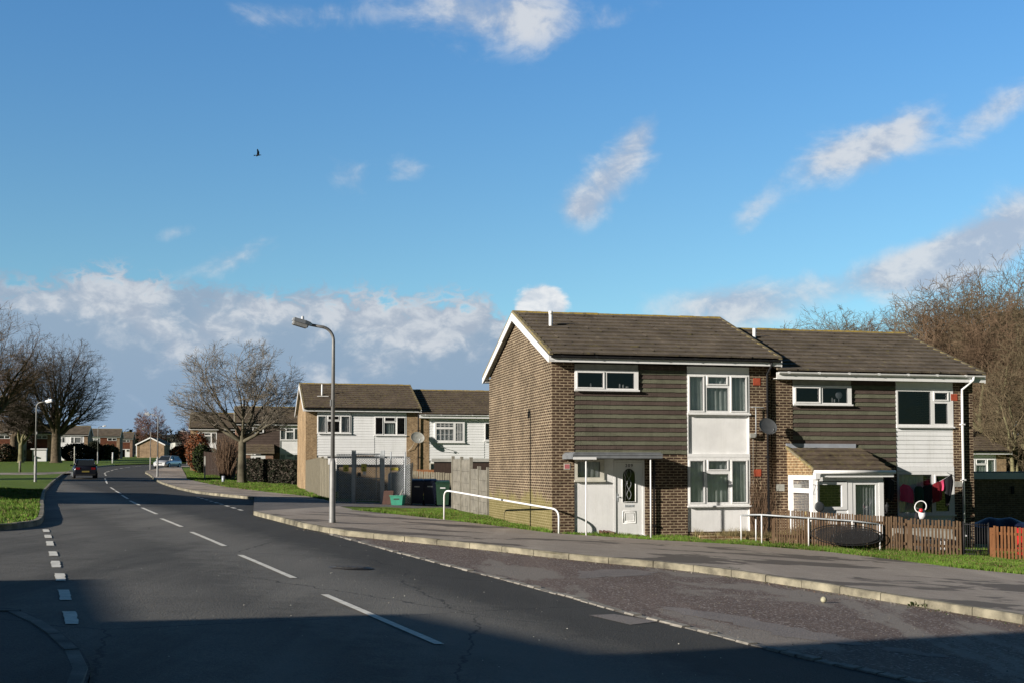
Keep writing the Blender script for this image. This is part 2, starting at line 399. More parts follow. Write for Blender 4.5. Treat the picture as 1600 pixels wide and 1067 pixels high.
# ------------------------------------------------------------------ ground, road, pavements
def inside(p, poly):
    x, y = p; c = False; j = len(poly) - 1
    for i in range(len(poly)):
        xi, yi = poly[i]; xj, yj = poly[j]
        if (yi > y) != (yj > y) and x < (xj - xi) * (y - yi) / (yj - yi) + xi: c = not c
        j = i
    return c
def resample(pl, step):
    out = []
    for (a, b) in zip(pl[:-1], pl[1:]):
        L = math.hypot(b[0] - a[0], b[1] - a[1]); n = max(1, int(L / step))
        for i in range(n): out.append((a[0] + (b[0] - a[0]) * i / n, a[1] + (b[1] - a[1]) * i / n))
    out.append(pl[-1]); return out
def smooth(pl, it=2):
    for _ in range(it):
        o = [pl[0]]
        for a, b in zip(pl[:-1], pl[1:]):
            o += [(a[0] * .75 + b[0] * .25, a[1] * .75 + b[1] * .25), (a[0] * .25 + b[0] * .75, a[1] * .25 + b[1] * .75)]
        o.append(pl[-1]); pl = o
    return pl
def drape(name, poly, off, mat, step=1.3, far=5, kind='structure', label=None):
    poly = resample(poly + [poly[0]], step * 2)[:-1]
    pts = [Vector(p) for p in poly]; n = len(pts)
    x0 = min(p[0] for p in poly); x1 = max(p[0] for p in poly); y0 = min(p[1] for p in poly); y1 = max(p[1] for p in poly)
    def fill(xa, xb, ya, yb, st):
        y = ya + st * .4
        while y < yb:
            x = xa + st * .3
            while x < xb:
                if inside((x, y), poly): pts.append(Vector((x + random.uniform(-.05, .05) * st, y)))
                x += st
            y += st
    fill(max(x0, -40), min(x1, 30), y0, min(y1, 75), step)
    if y1 > 75: fill(max(x0, -120), min(x1, 90), 75, y1, far)
    if x0 < -120 or x1 > 90: fill(x0, x1, y0, y1, 25)
    r = geometry.delaunay_2d_cdt(pts, [(i, (i + 1) % n) for i in range(n)], [list(range(n))], 1, 1e-5)
    mb = MB(); mb.add([(v.x, v.y, G(v.x, v.y) + off) for v in r[0]])
    for f in r[2]: mb.face(f, 0, True)
    o = mb.build(name, mat); 
    if o.data.polygons and o.data.polygons[0].normal.z < 0: o.data.flip_normals()
    return tag(o, label, kind=kind)
def px(L, h): return [at(a, b, h) for a, b in L]
RH = -.12
edgeline = px([(508, 833), (620, 864), (800, 910), (900, 937), (979, 960), (1071, 982), (1241, 1026), (1416, 1065)], RH) + [(7.8, 0), (14.5, -15)]
kerbR = smooth(px([(396, 804), (402, 806), (508, 834), (620, 845), (750, 858), (900, 876), (1084, 892), (1272, 921), (1539, 965), (1600, 976)], RH), 1) + [(9.5, 9.5), (11.6, 2), (15.5, -15)]
kerb2n = px([(397, 780), (345, 775), (296, 769), (243, 752)], RH)
kerb2 = smooth([(20, 202), (-10, 194), (-28, 184), (-37, 172), (-41, 158), (-40, 141), (-37, 125), (-34.6, 114.3), (-30, 101)] + kerb2n[::-1], 1)
leftk_near = px([(0, 829), (50, 823), (68, 818), (70, 800), (68, 785), (72, 765)], RH)
leftk = smooth([(-44, 7), (-20, 16.5), (-13, 20.5)] + leftk_near + [(-36, 97), (-42.6, 117), (-46.5, 131.5), (-51, 150), (-53.5, 166), (-49.5, 186), (-38, 203), (-18, 212), (20, 222)], 1)
arck = smooth([(-38, -6), (-16, 5), (-8, 9.6), (-6, 10.6)] + px([(0, 950), (40, 960), (85, 985), (130, 1020), (150, 1067)], RH) + [(-2.3, 5.5), (3.6, -8), (8, -17)], 3)

# one sheet of ground reaching the horizon
mb = MB(); gx = [-1500, -800, -400, -250, -150] + [-100 + 10 * i for i in range(21)] + [150, 250, 400, 800, 1500]
gy = [-300, -100] + [-40 + 10 * i for i in range(12)] + [80 + 15 * i for i in range(28)] + [600, 900, 1500, 2500]
mb.add([(x, y, G(x, y) - .22 - (.5 if y < 230 and abs(x) < 200 else 0)) for y in gy for x in gx])
for j in range(len(gy) - 1):
    for i in range(len(gx) - 1):
        a = j * len(gx) + i; mb.face((a, a + 1, a + len(gx) + 1, a + len(gx)))
tag(mb.build('ground', 'grass'), kind='structure')
road = arck[::-1] + leftk + kerb2 + kerbR
drape('road', road, RH, 'road', 1.2, 4)
def cut(pl, y):  # part of a polyline nearer than y
    return [p for p in pl if p[1] < y]
drape('layby', edgeline + [p for p in kerbR if p[1] < 26.6][::-1], RH + .005, 'layby', 1.0)
backpts = px([(530, 790), (560, 797), (694, 811), (762, 819), (862, 832), (1008, 842), (1157, 850), (1290, 861), (1400, 874), (1500, 887), (1600, 897)], 0)
pav1 = kerbR + [(22, -15), (18, 12), (15, 22)] + backpts[::-1]
drape('pavement', pav1, 0, 'pave', 1.2)
alley = [kerb2[-1], at(440, 776), at(480, 774), at(520, 784), (-7.4, 50.9), (-3.4, 52.5), (-2.2, 52.5), at(706, 795), at(640, 793), at(560, 797), at(530, 790), kerbR[1], kerbR[0]]
pts2 = px([(520, 782), (480, 773), (346, 758), (293, 747)], 0) + [(-33, 122), (-38, 140), (-39.5, 158)]
alley = [kerb2[-1]] + [pts2[0], (-7.4, 51.2), (-3.6, 53), (-2.0, 53)] + px([(706, 796), (640, 793), (530, 790)], 0) + [kerbR[1], kerbR[0]]
drape('alley', alley, -.004, 'alley', 1.2)
k2v = [p for p in kerb2 if p[1] <= 160]
drape('pavement', k2v + pts2, 0, 'pave', 1.5, 4)
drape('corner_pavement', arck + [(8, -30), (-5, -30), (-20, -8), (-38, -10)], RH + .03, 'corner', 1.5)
land_r = kerb2 + [kerb2n[0], kerbR[0]] + kerbR + [(60, -15), (260, 20), (260, 430), (-100, 430), (-100, 260), (20, 202.5)]
land_r = kerb2 + kerbR + [(60, -15), (260, 20), (260, 430), (20, 430)]
drape('lawn_ground', land_r, -.02, 'grass', 2.2, 7)
land_l = leftk + [(20, 430), (-260, 430), (-260, 8)]
drape('verge_ground', land_l, -.01, 'grass', 2.2, 7)
drape('corner_ground', [(-38, -10), (-20, -8), (-5, -30), (8, -30), (8, -60), (-80, -60), (-60, -12)], -.02, 'grass', 4)
drape('footpath', px([(0, 741), (60, 741), (118, 738.5), (118, 736), (60, 737.5), (0, 738)], 0), .004, 'pave', 2, 2)

def kerb(pl, name, side, w=.125, L=.91, top=.006, mat='kerb', bottom=-.22, jit=.004):
    # walk the line and lay one stone after another
    pts = resample(pl, .12); acc = [0]
    for a, b in zip(pts[:-1], pts[1:]): acc.append(acc[-1] + math.hypot(b[0] - a[0], b[1] - a[1]))
    def P(s):
        lo = 0; hi = len(acc) - 1
        while hi - lo > 1:
            mid = (lo + hi) // 2
            if acc[mid] <= s: lo = mid
            else: hi = mid
        t = (s - acc[lo]) / max(1e-6, acc[hi] - acc[lo])
        return (pts[lo][0] + (pts[hi][0] - pts[lo][0]) * t, pts[lo][1] + (pts[hi][1] - pts[lo][1]) * t)
    mb = MB(); s = 0
    while s < acc[-1] - .1:
        gp_ = .007 if L > .5 else .016; a = P(s + gp_); b = P(min(acc[-1], s + L - gp_)); dx, dy = b[0] - a[0], b[1] - a[1]; l = math.hypot(dx, dy)
        if l < .02: s += L; continue
        nx, ny = -dy / l * side, dx / l * side
        j = random.uniform(-jit, jit); zt = random.uniform(-jit, jit) + top
        c = .02
        q = []
        for (p0) in (a, b):
            g = G(*p0)
            q.append([(p0[0] + nx * (j), p0[1] + ny * (j), g + bottom), (p0[0] + nx * (j + .004), p0[1] + ny * (j + .004), g + zt - c),
                      (p0[0] + nx * (j + c), p0[1] + ny * (j + c), g + zt), (p0[0] + nx * (w + j), p0[1] + ny * (w + j), g + zt), (p0[0] + nx * (w + j), p0[1] + ny * (w + j), g + bottom)])
        n = mb.add(q[0] + q[1])
        for k in range(4): mb.face((n + k, n + k + 1, n + 6 + k, n + 5 + k))
        mb.face([n + k for k in range(5)][::-1]); mb.face([n + 5 + k for k in range(5)])
        s += L
    return tag(mb.build(name, mat, fix=True), kind='structure')
kerb(kerbR, 'kerb', 1)
kerb(k2v, 'kerb', 1)
kerb([p for p in leftk if p[1] < 170], 'kerb', 1, top=.012)
kerb(arck, 'kerb', -1, top=RH + .042, mat='kerb_old')
# granite setts between carriageway and parking bay
kerb([(p[0], p[1]) for p in edgeline[:-1]], 'kerb_setts', 1, .13, .26, RH + .014, 'sett', -.3, .012)

# road markings
cl = px([(687, 1007), (507, 929), (459, 903), (375, 867), (351, 853), (299, 831), (284, 823), (252, 810), (245, 803), (222, 793), (218, 789), (203, 782), (200, 779), (190, 773), (189, 771), (180, 766), (179, 765), (172.6, 761), (167.5, 755), (164, 747)], RH)
def strip(mb, a, b, w, off=RH + .009, n=8, wob=0):
    dx, dy = b[0] - a[0], b[1] - a[1]; l = math.hypot(dx, dy); nx, ny = -dy / l * w / 2, dx / l * w / 2
    k = n; base = None
    for i in range(k + 1):
        t = i / k; x = a[0] + dx * t; y = a[1] + dy * t
        j = random.uniform(-wob, wob); j2 = random.uniform(-wob, wob)
        p = mb.add([(x + nx * (1 + j), y + ny * (1 + j), 0), (x - nx * (1 + j2), y - ny * (1 + j2), 0)])
        for q in (p, p + 1): mb.v[q] = (mb.v[q][0], mb.v[q][1], G(mb.v[q][0], mb.v[q][1]) + off)
        if base is not None: mb.face((base, base + 1, p + 1, p))
        base = p
mb = MB()
for i in range(0, len(cl), 2): strip(mb, cl[i], cl[i + 1], .105, wob=.07)
far = [(-34, 102), (-36.5, 109), (-39, 117), (-41, 124.5), (-42.8, 131), (-44.3, 137.5), (-45.8, 144), (-47, 151), (-47.6, 158), (-47.3, 166), (-45.5, 174), (-41.5, 182), (-35.5, 189)]
for a, b in zip(far[:-1], far[1:]): strip(mb, a, (a[0] * .35 + b[0] * .65, a[1] * .35 + b[1] * .65), .12)
tag(mb.build('centre_line_marking', 'paint'), kind='structure')
mb = MB()
for i, (x, y, wpx, hpx) in enumerate([(72, 829, 8, 4), (75, 838, 9, 5), (78, 849, 10, 7), (83, 865, 10, 7), (87, 881.5, 12, 10), (94, 902, 15, 12), (101, 930, 18, 17), (110, 966, 21, 20)]):
    a = at(x - hpx * .12, y - hpx / 2, RH); b = at(x + hpx * .12, y + hpx / 2, RH); strip(mb, a, b, .125, n=9, wob=.16)
tag(mb.build('junction_line_marking', 'paint'), kind='structure')
mb = MB(); a = at(308, 776, RH); b = at(384, 799, RH)
for i in range(9):
    t = i / 9; t2 = t + .055
    strip(mb, (a[0] + (b[0] - a[0]) * t, a[1] + (b[1] - a[1]) * t), (a[0] + (b[0] - a[0]) * t2, a[1] + (b[1] - a[1]) * t2), .13, n=2)
tag(mb.build('alley_line_marking', 'paint'), kind='structure')
# lighter resurfaced patches in the bay and one on the road
M['patch'] = asphalt('patch_asphalt', (.20, .175, .16), (.25, .22, .20), (.2, .2, .2), .7, .6, .1, False)
M['darkpatch'] = asphalt('damp_asphalt', (.040, .037, .036), (.052, .048, .047), (.1, .1, .1), .7, .6, .1, False)
def patch(name, pl, h, off, mat):
    p = smooth(px(pl, h) + [at(*pl[0], h)], 2)[:-1]
    q = []
    for (x, y) in resample(p + [p[0]], .15)[:-1]: q.append((x + random.uniform(-.11, .11), y + random.uniform(-.13, .13)))
    return drape(name, q, off, mat, 1.0)
patch('worn_asphalt_patch', [(1030, 947), (1110, 955), (1200, 972), (1290, 990), (1370, 1008), (1330, 1010), (1240, 1000), (1190, 985), (1110, 968), (1040, 955)], RH, RH + .009, 'patch')
patch('worn_asphalt_patch', [(1370, 1008), (1420, 1014), (1480, 1024), (1440, 1026), (1380, 1018)], RH, RH + .009, 'patch')
patch('worn_asphalt_patch', [(905, 892), (960, 889), (1040, 893), (1000, 900), (940, 902), (905, 905)], RH, RH + .009, 'patch')
drape('asphalt_patch', px([(920, 961), (960, 960), (1030, 971), (985, 976)], RH), RH + .006, 'patch', 1)
# ------------------------------------------------------------------ houses
TH = math.atan2(449, 1900)
def wavy(x0, x1, z0, z1, y, amp=.03, waves=9, gather=0, seed=0):
    rnd = random.Random(seed); ph = [rnd.uniform(0, 6) for _ in range(4)]
    def fn(u, v):
        w = x0 + (x1 - x0) * u
        yy = y + amp * math.sin(u * waves * 2 * PI + ph[0] + .6 * math.sin(v * 2 + ph[1])) + amp * .5 * math.sin(u * waves * 4.7 + ph[2])
        if gather: w += gather * (x0 - w if gather > 0 else w - x1) * math.sin(v * PI) * .9 * (1 if gather > 0 else 1)
        return (w, yy, z0 + (z1 - z0) * v)
    mb = MB(); mb.grid(fn, waves * 8, 5); return mb
W3 = [(.035, .25, .07, .92, 1), (.33, .63, .75, .92, 1), (.31, .65, .07, .65, 0), (.71, .94, .07, .92, 1)]
WB = [(.03, .60, .06, .93, 0), (.67, .90, .72, .90, 1), (.67, .90, .08, .62, 0)]
W2 = [(.04, .44, .12, .86, 1), (.50, .93, .08, .88, 0)]
W1 = [(.08, .92, .1, .9, 1)]
def make_window(H, x0, x1, z0, z1, y, panes, curtain=None, detail=True, frame='pvc', sill=True, glass='glass', bars=0, cz=None, things=None):
    """H is the house builder; adds a window part with frame > pane, curtain"""
    w, h = x1 - x0, z1 - z0
    ps = [(x0 + a * w, x0 + b * w, z0 + c * h, z0 + d * h, s) for a, b, c, d, s in panes]
    xs = sorted({x0, x1} | {p[0] for p in ps} | {p[1] for p in ps}); zs = sorted({z0, z1} | {p[2] for p in ps} | {p[3] for p in ps})
    mb = MB()
    for i in range(len(xs) - 1):
        for j in range(len(zs) - 1):
            cx, cz_ = (xs[i] + xs[i + 1]) / 2, (zs[j] + zs[j + 1]) / 2
            if not any(p[0] < cx < p[1] and p[2] < cz_ < p[3] for p in ps): mb.box(xs[i], xs[i + 1], y, y + .07, zs[j], zs[j + 1])
    if detail:
        t = .035; d = .022
        for (a, b, c, e, s) in ps:
            if s:
                mb.box(a - t, b + t, y - d, y - .001, e, e + t); mb.box(a - t, b + t, y - d, y - .001, c - t, c)
                mb.box(a - t, a, y - d, y - .001, c, e); mb.box(b, b + t, y - d, y - .001, c, e)
            if bars:
                for k in range(1, 4): mb.box(a + (b - a) * k / 4 - .008, a + (b - a) * k / 4 + .008, y + .01, y + .028, c, e)
                mb.box(a, b, y + .01, y + .027, (c + e) / 2 - .008, (c + e) / 2 + .008)
        if sill: mb.box(x0 - .02, x1 + .02, y - .06, y - .001, z0 - .04, z0 + .004)
        # thin dark rubber line round every pane
        for (a, b, c, e, s) in ps:
            r = .007
            mb.box(a, b, y + .005, y + .03, c, c + r, 1); mb.box(a, b, y + .005, y + .03, e - r, e, 1)
            mb.box(a, a + r, y + .005, y + .03, c + r, e - r, 1); mb.box(b - r, b, y + .005, y + .03, c + r, e - r, 1)
    f = H.part('window', mb, [frame, 'dgrey'])
    g = MB()
    for (a, b, c, e, s) in ps: n = g.add([(a, y + .035, c), (b, y + .035, c), (b, y + .035, e), (a, y + .035, e)]); g.face((n, n + 1, n + 2, n + 3))
    H.part('pane', g, glass, f)
    if curtain:
        for k, (ca, cb, cm) in enumerate(curtain):
            za, zb = cz if cz else (z0 - .03, z1)
            c = wavy(x0 + ca * w, x0 + cb * w, za, zb, y + .12, .020 if cm != 'net' else .012, max(2, int((cb - ca) * w * 7)), 0, int(x0 * 100) + k)
            H.part('curtain', c, cm, f)
    return f
class House:
    def __init__(s, name, label, cat, group, O, g, th, W, mirror=False):
        s.W = W; s.mirror = mirror; s.root = empty(name, (O[0], O[1], g), th, label, cat, group); s.g = g
    def part(s, name, mb, mats, parent=None, label=None, fix=False):
        if s.mirror: mb.v = [(s.W - v[0], v[1], v[2]) for v in mb.v]; mb.f = [tuple(reversed(f)) for f in mb.f]
        o = mb.build(name, mats, parent or s.root, fix)
        if label: o['label'] = label
        return o
def roof_slope(mb, x0, x1, y0, z0, y1, z1, n, tiles, seed, th=.035, step=.052):
    rnd = random.Random(seed); L = math.hypot(y1 - y0, z1 - z0); dy, dz = (y1 - y0) / L, (z1 - z0) / L
    sgn = 1 if y1 > y0 else -1; ny, nz = -dz * sgn, dy * sgn
    for i in range(n):
        a = L * i / n; b = min(L, L * (i + 1) / n + .04)
        nx = int((x1 - x0) / .3) if tiles else 1
        wv = rnd.uniform(-.004, .004)
        for k in range(nx):
            xa = x0 + (x1 - x0) * k / nx; xb = x0 + (x1 - x0) * (k + 1) / nx - (.004 if tiles else 0)
            j = rnd.uniform(0, .009) if tiles else 0; ja = rnd.uniform(-.01, .01) if tiles else 0
            def P(s_, h): return (y0 + dy * s_ + ny * h, z0 + dz * s_ + nz * h)
            p1 = P(a + ja, step + j + wv); p2 = P(b, .004 + j); p3 = P(b, -th + .02); p4 = P(a + ja, -th + .02 + step * .3)
            mb.hexa([(xa, *p4), (xb, *p4), (xb, *p3), (xa, *p3), (xa, *p1), (xb, *p1), (xb, *p2), (xa, *p2)])
def add_roof(H, W, D, ze=4.86, rise=1.67, ov=.37, vl=.15, vr=.15, n=12, detail=True, mat='roof', fasc='pvc', gutter='black', seed=1, hung=True):
    zr = ze + rise; mb = MB()
    roof_slope(mb, -vl, W + vr, -ov, ze, D / 2, zr, n, detail, seed)
    roof_slope(mb, -vl, W + vr, D + ov, ze, D / 2, zr, n if detail else 6, False, seed + 1)
    rf = H.part('roof', mb, mat)
    rb = MB()
    L = W + vl + vr; k = max(1, int(L / .45))
    for i in range(k):
        a = -vl + L * i / k; b = -vl + L * (i + 1) / k - .008
        rr = .105; c = random.uniform(-.008, .008)
        pts = [(0, D / 2 + rr * 1.25 * math.cos(t), zr - .06 + c + rr * math.sin(t)) for t in [PI * q / 6 for q in range(7)]]
        rb.prism([(a, p[1], p[2]) for p in pts], (b - a, 0, 0))
    H.part('ridge', rb, 'ridge', rf)
    # mortar verge along the gable ends
    for x, s in ((-vl, 1), (W + vr, -1)):
        if (x < 0 and vl > 0) or (x > W and vr > 0):
            for (ya, yb) in ((-ov, D / 2), (D + ov, D / 2)):
                q = [(ya, ze - .03), (yb, zr - .03), (yb, zr + .045), (ya, ze + .045)]
                vb = MB(); vb.prism([(x - .012 * s, a, b) for a, b in q], (.10 * s, 0, 0)); H.part('verge', vb, 'verge', rf)
    zb = ze - (.215 if gutter == 'black' else .25)
    for (ya, yb, yc, yd) in ((-ov + .045, -ov + .07, -ov + .0702, -.002), (D + ov - .07, D + ov - .045, D + .002, D + ov - .0702)):
        fb = MB(); fb.box(-vl, W + vr, ya, yb, zb, ze - .06); f = H.part('fascia_board', fb, fasc)
        fb = MB(); fb.box(-vl + .03, W + vr - .03, yc, yd, zb + .02, zb + .035); H.part('soffit', fb, fasc, f)
    for yy in (-ov - .005, D + ov + .005):
        gb = MB(); xa, xb = -vl + .04, W + vr - .04
        prof = [(.062 * math.cos(t), .062 * math.sin(t)) for t in [PI + PI * q / 6 for q in range(7)]]
        prof = prof + [(p[0] * .86, p[1] * .86 + .002) for p in reversed(prof)]
        gb.prism([(xa, yy + p[0], ze - .052 + p[1]) for p in prof], (xb - xa, 0, 0))
        if detail:
            for q in range(7):
                xx = xa + (xb - xa) * (q + .3) / 7; gb.box(xx, xx + .05, yy - .055, yy + .055, ze - .1, ze - .04)
        H.part('gutter', gb, gutter)
    for x, s, on in ((-vl, -1, vl > .05), (W + vr, 1, vr > .05)):
        if not on: continue
        for (ya, yb) in ((-ov + .045, D / 2), (D + ov - .045, D / 2)):
            xx = x + (s * .002 if s > 0 else -.027)
            q = [(ya, ze - .05), (yb, zr - .035), (yb, zr - .035 - .235), (ya + (.02 if ya < yb else -.02), zb - .02), (ya, zb - .02)]
            bb = MB(); bb.prism([(xx, a, b) for a, b in q], (.025, 0, 0)); B_ = H.part('bargeboard', bb, fasc)
            q = [(ya, ze - .18), (yb, zr - .18), (yb, zr - .195), (ya, ze - .195)]
            xa = x + .003 if s < 0 else W + .002
            sb = MB(); sb.prism([(xa, a, b) for a, b in q], (abs(vl if s < 0 else vr) - .006, 0, 0)); H.part('soffit', sb, 'grime', B_)
    return rf
def gable(mb, x0, x1, D, ztop, rise, ov, base, mi=0, ya=0):
    # ztop: height of wall at the facade
    zz = ztop
    mb.prism([(x0, ya, base), (x0, D, base), (x0, D, zz), (x0, D / 2, zz + rise * (D / 2) / (D / 2 + ov)), (x0, ya, zz + (rise * ya / (D / 2 + ov)))], (x1 - x0, 0, 0), mi)
def hung_tiles(mb, x0, x1, z0, z1, y, n, seed=0, first=0, skip=None, tiles=True):
    rnd = random.Random(seed); h = (z1 - z0) / n
    for i in range(n):
        za = z0 + h * i; zb = za + h + .01
        segs = [(x0, x1)]
        if skip and za + h * .5 > skip[2]: segs = [s for s in ((x0, skip[0]), (skip[1], x1)) if s[1] - s[0] > .05]
        for (a, b) in segs:
            k = max(1, int((b - a) / .166)) if tiles else 1
            for q in range(k):
                xa = a + (b - a) * q / k; xb = a + (b - a) * (q + 1) / k - (.003 if tiles else 0); j = rnd.uniform(0, .004); jz = rnd.uniform(-.004, .004)
                mb.hexa([(xa, y - .032 - j, za + jz), (xb, y - .032 - j, za + jz), (xb, y, za + jz), (xa, y, za + jz), (xa, y - .004, zb), (xb, y - .004, zb), (xb, y, zb), (xa, y, zb)], (i + first) % 2)
def terrace(name, label, group, O, g, th=TH, W=6.5, D=8.1, base=-.8, wall='brick', gablemat=None, tiles=('tile_green', 'tile_brown'), clad=False, detail=True,
            vl=.15, vr=.15, roof='roof', gutter='black', mirror=False, strip='render', w2=W3, lower=True, curt='curtain', seed=1, win1='top', dz=0, cladmat='clad', sidepart=False, rise=1.67, w3=True, cat='house'):
    H = House(name, label, cat, group, O, g, th, W, mirror)
    gm = gablemat or wall; wt = 4.70
    mb = MB()
    gable(mb, 0, .25, D, wt, 1.67, .37, base, 0); gable(mb, W - .25, W, D, wt, 1.67, .37, base, 0)
    mb.box(.25, .64, 0, .25, base, wt); mb.box(W - .66, W - .25, 0, .25, base, wt)
    mb.box(.25, W - .25, D - .25, D, base, wt)
    if lower: mb.box(2.69, 3.95, 0, .25, base, 2.13); mb.box(.64, 2.69, .03, .25, base, -.1)
    mb.box(3.95, W - .66, .03, .25, base, -.03)
    for i, q in enumerate(mb.f): pass
    wl = H.part('wall', mb, [wall, gm], fix=True)
    if gm != wall:
        for p in wl.data.polygons:
            if p.normal.x < -.9 and p.center.x < .01: p.material_index = 1
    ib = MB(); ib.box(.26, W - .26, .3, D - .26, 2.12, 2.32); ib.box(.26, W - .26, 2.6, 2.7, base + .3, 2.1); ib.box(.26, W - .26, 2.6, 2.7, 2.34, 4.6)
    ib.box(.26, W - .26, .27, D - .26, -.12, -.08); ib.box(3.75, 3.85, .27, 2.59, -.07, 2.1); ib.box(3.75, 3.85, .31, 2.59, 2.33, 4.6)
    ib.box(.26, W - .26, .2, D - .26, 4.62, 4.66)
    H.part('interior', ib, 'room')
    # upper facade
    if clad:
        cb = MB(); n = 16 if detail else 10
        bk = MB(); 
        z0, z1 = 2.13, 4.62; h = (z1 - z0) / n
        for i in range(n):
            za = z0 + h * i; xa = .645 if (za + h / 2 < 3.4 or win1 != 'big') else 2.62
            cb.hexa([(xa, -.0, za), (3.949, -.0, za), (3.949, .04, za), (xa, .04, za), (xa, .02, za + h), (3.949, .02, za + h), (3.949, .04, za + h), (xa, .04, za + h)])
        cb.box(.645, 3.949, .041, .12, z0, 3.35); cb.box(2.62, 3.949, .041, .12, 3.35, z1)
        H.part('cladding', cb, cladmat)
    else:
        tb = MB(); hung_tiles(tb, .645, 3.945, 2.15, 4.62, .03, 20 if detail else 10, seed, 0, (.645, 2.5, 3.88), detail)
        tb.box(.645, 3.945, .031, .2, 2.15, 3.86, 1); tb.box(2.5, 3.945, .031, .2, 3.86, 4.62, 1)
        H.part('tile_cladding', tb, list(tiles))
    if win1 == 'top':
        make_window(H, .65, 2.49, 3.92, 4.46, -.05, W2, None, detail)
        fb = MB(); fb.box(.65, 2.49, -.03, .1, 4.461, 4.62); fb.box(.65, 2.49, .0, .2, 3.86, 3.875); H.part('window_head_board', fb, 'grime')
    elif win1 == 'big':
        make_window(H, .64, 2.6, 3.40, 4.46, -.05, W3, [(.02, .3, curt), (.7, .97, curt)], detail)
        fb = MB(); fb.box(.65, 2.6, -.03, .1, 4.461, 4.62); H.part('window_head_board', fb, cladmat)
    # window strip
    xs, xe = 3.955, W - .665
    fb = MB(); fb.box(xs, xe, .0, .12, 4.42, 4.62); H.part('window_head_board', fb, 'pvc' if 'clad' in strip else strip)
    make_window(H, xs, xe, 3.30, 4.42, -.01, w2, [(0, 1, curt)] if curt else None, detail)
    if strip == 'clad' or strip == 'cladB':
        pb = MB(); n = 9
        for i in range(n):
            za = 2.12 + 1.17 * i / n; h = 1.17 / n
            pb.hexa([(xs, .015, za), (xe, .015, za), (xe, .1, za), (xs, .1, za), (xs, .03, za + h - .003), (xe, .03, za + h - .003), (xe, .1, za + h - .003), (xs, .1, za + h - .003)])
        pb.box(xs, xe, -.005, .12, 1.98, 2.115)
        H.part('cladding_panel', pb, 'clad')
    else:
        pb = MB(); pb.box(xs + .03, xe - .03, .05, .12, 2.16, 3.295); pb.box(xs, xs + .03, .0, .12, 2.16, 3.295); pb.box(xe - .03, xe, .0, .12, 2.16, 3.295)
        pb.box(xs, xe, -.015, .12, 2.07, 2.16); pb.box(xs - .01, xe + .01, -.05, .01, 3.255, 3.275)
        H.part('render_panel', pb, strip)
    make_window(H, xs, xe, .70, 2.065 if strip not in ('clad', 'cladB') else 1.975, -.01, w2, [(0, 1, curt)] if curt else None, detail)
    pb = MB(); pb.box(xs + .02, xe - .02, .05, .12, -.03, .66); pb.box(xs, xs + .02, .01, .12, -.03, .66); pb.box(xe - .02, xe, .01, .12, -.03, .66); pb.box(xs, xe, -.03, .12, .66, .698)
    H.part('render_panel', pb, strip if strip not in ('clad', 'cladB') else 'clad')
    if lower:
        pb = MB(); pb.box(.645, 1.785, .04, .14, -.1, 1.42); pb.box(1.5, 1.785, .04, .14, 1.42, 2.0); pb.box(.645, 2.685, .035, .14, 2.0, 2.13)
        H.part('render_panel', pb, strip if strip not in ('clad', 'cladB') else 'render')
        make_window(H, .65, 1.5, 1.42, 2.0, -.0, [(.1, .86, .14, .88, 0)], [(0, 1, 'curtain_grey')], detail, 'cream', detail)
    add_roof(H, W, D, 4.86, rise, .37, vl, vr, 12, detail, roof, 'pvc', gutter, seed)
    return H
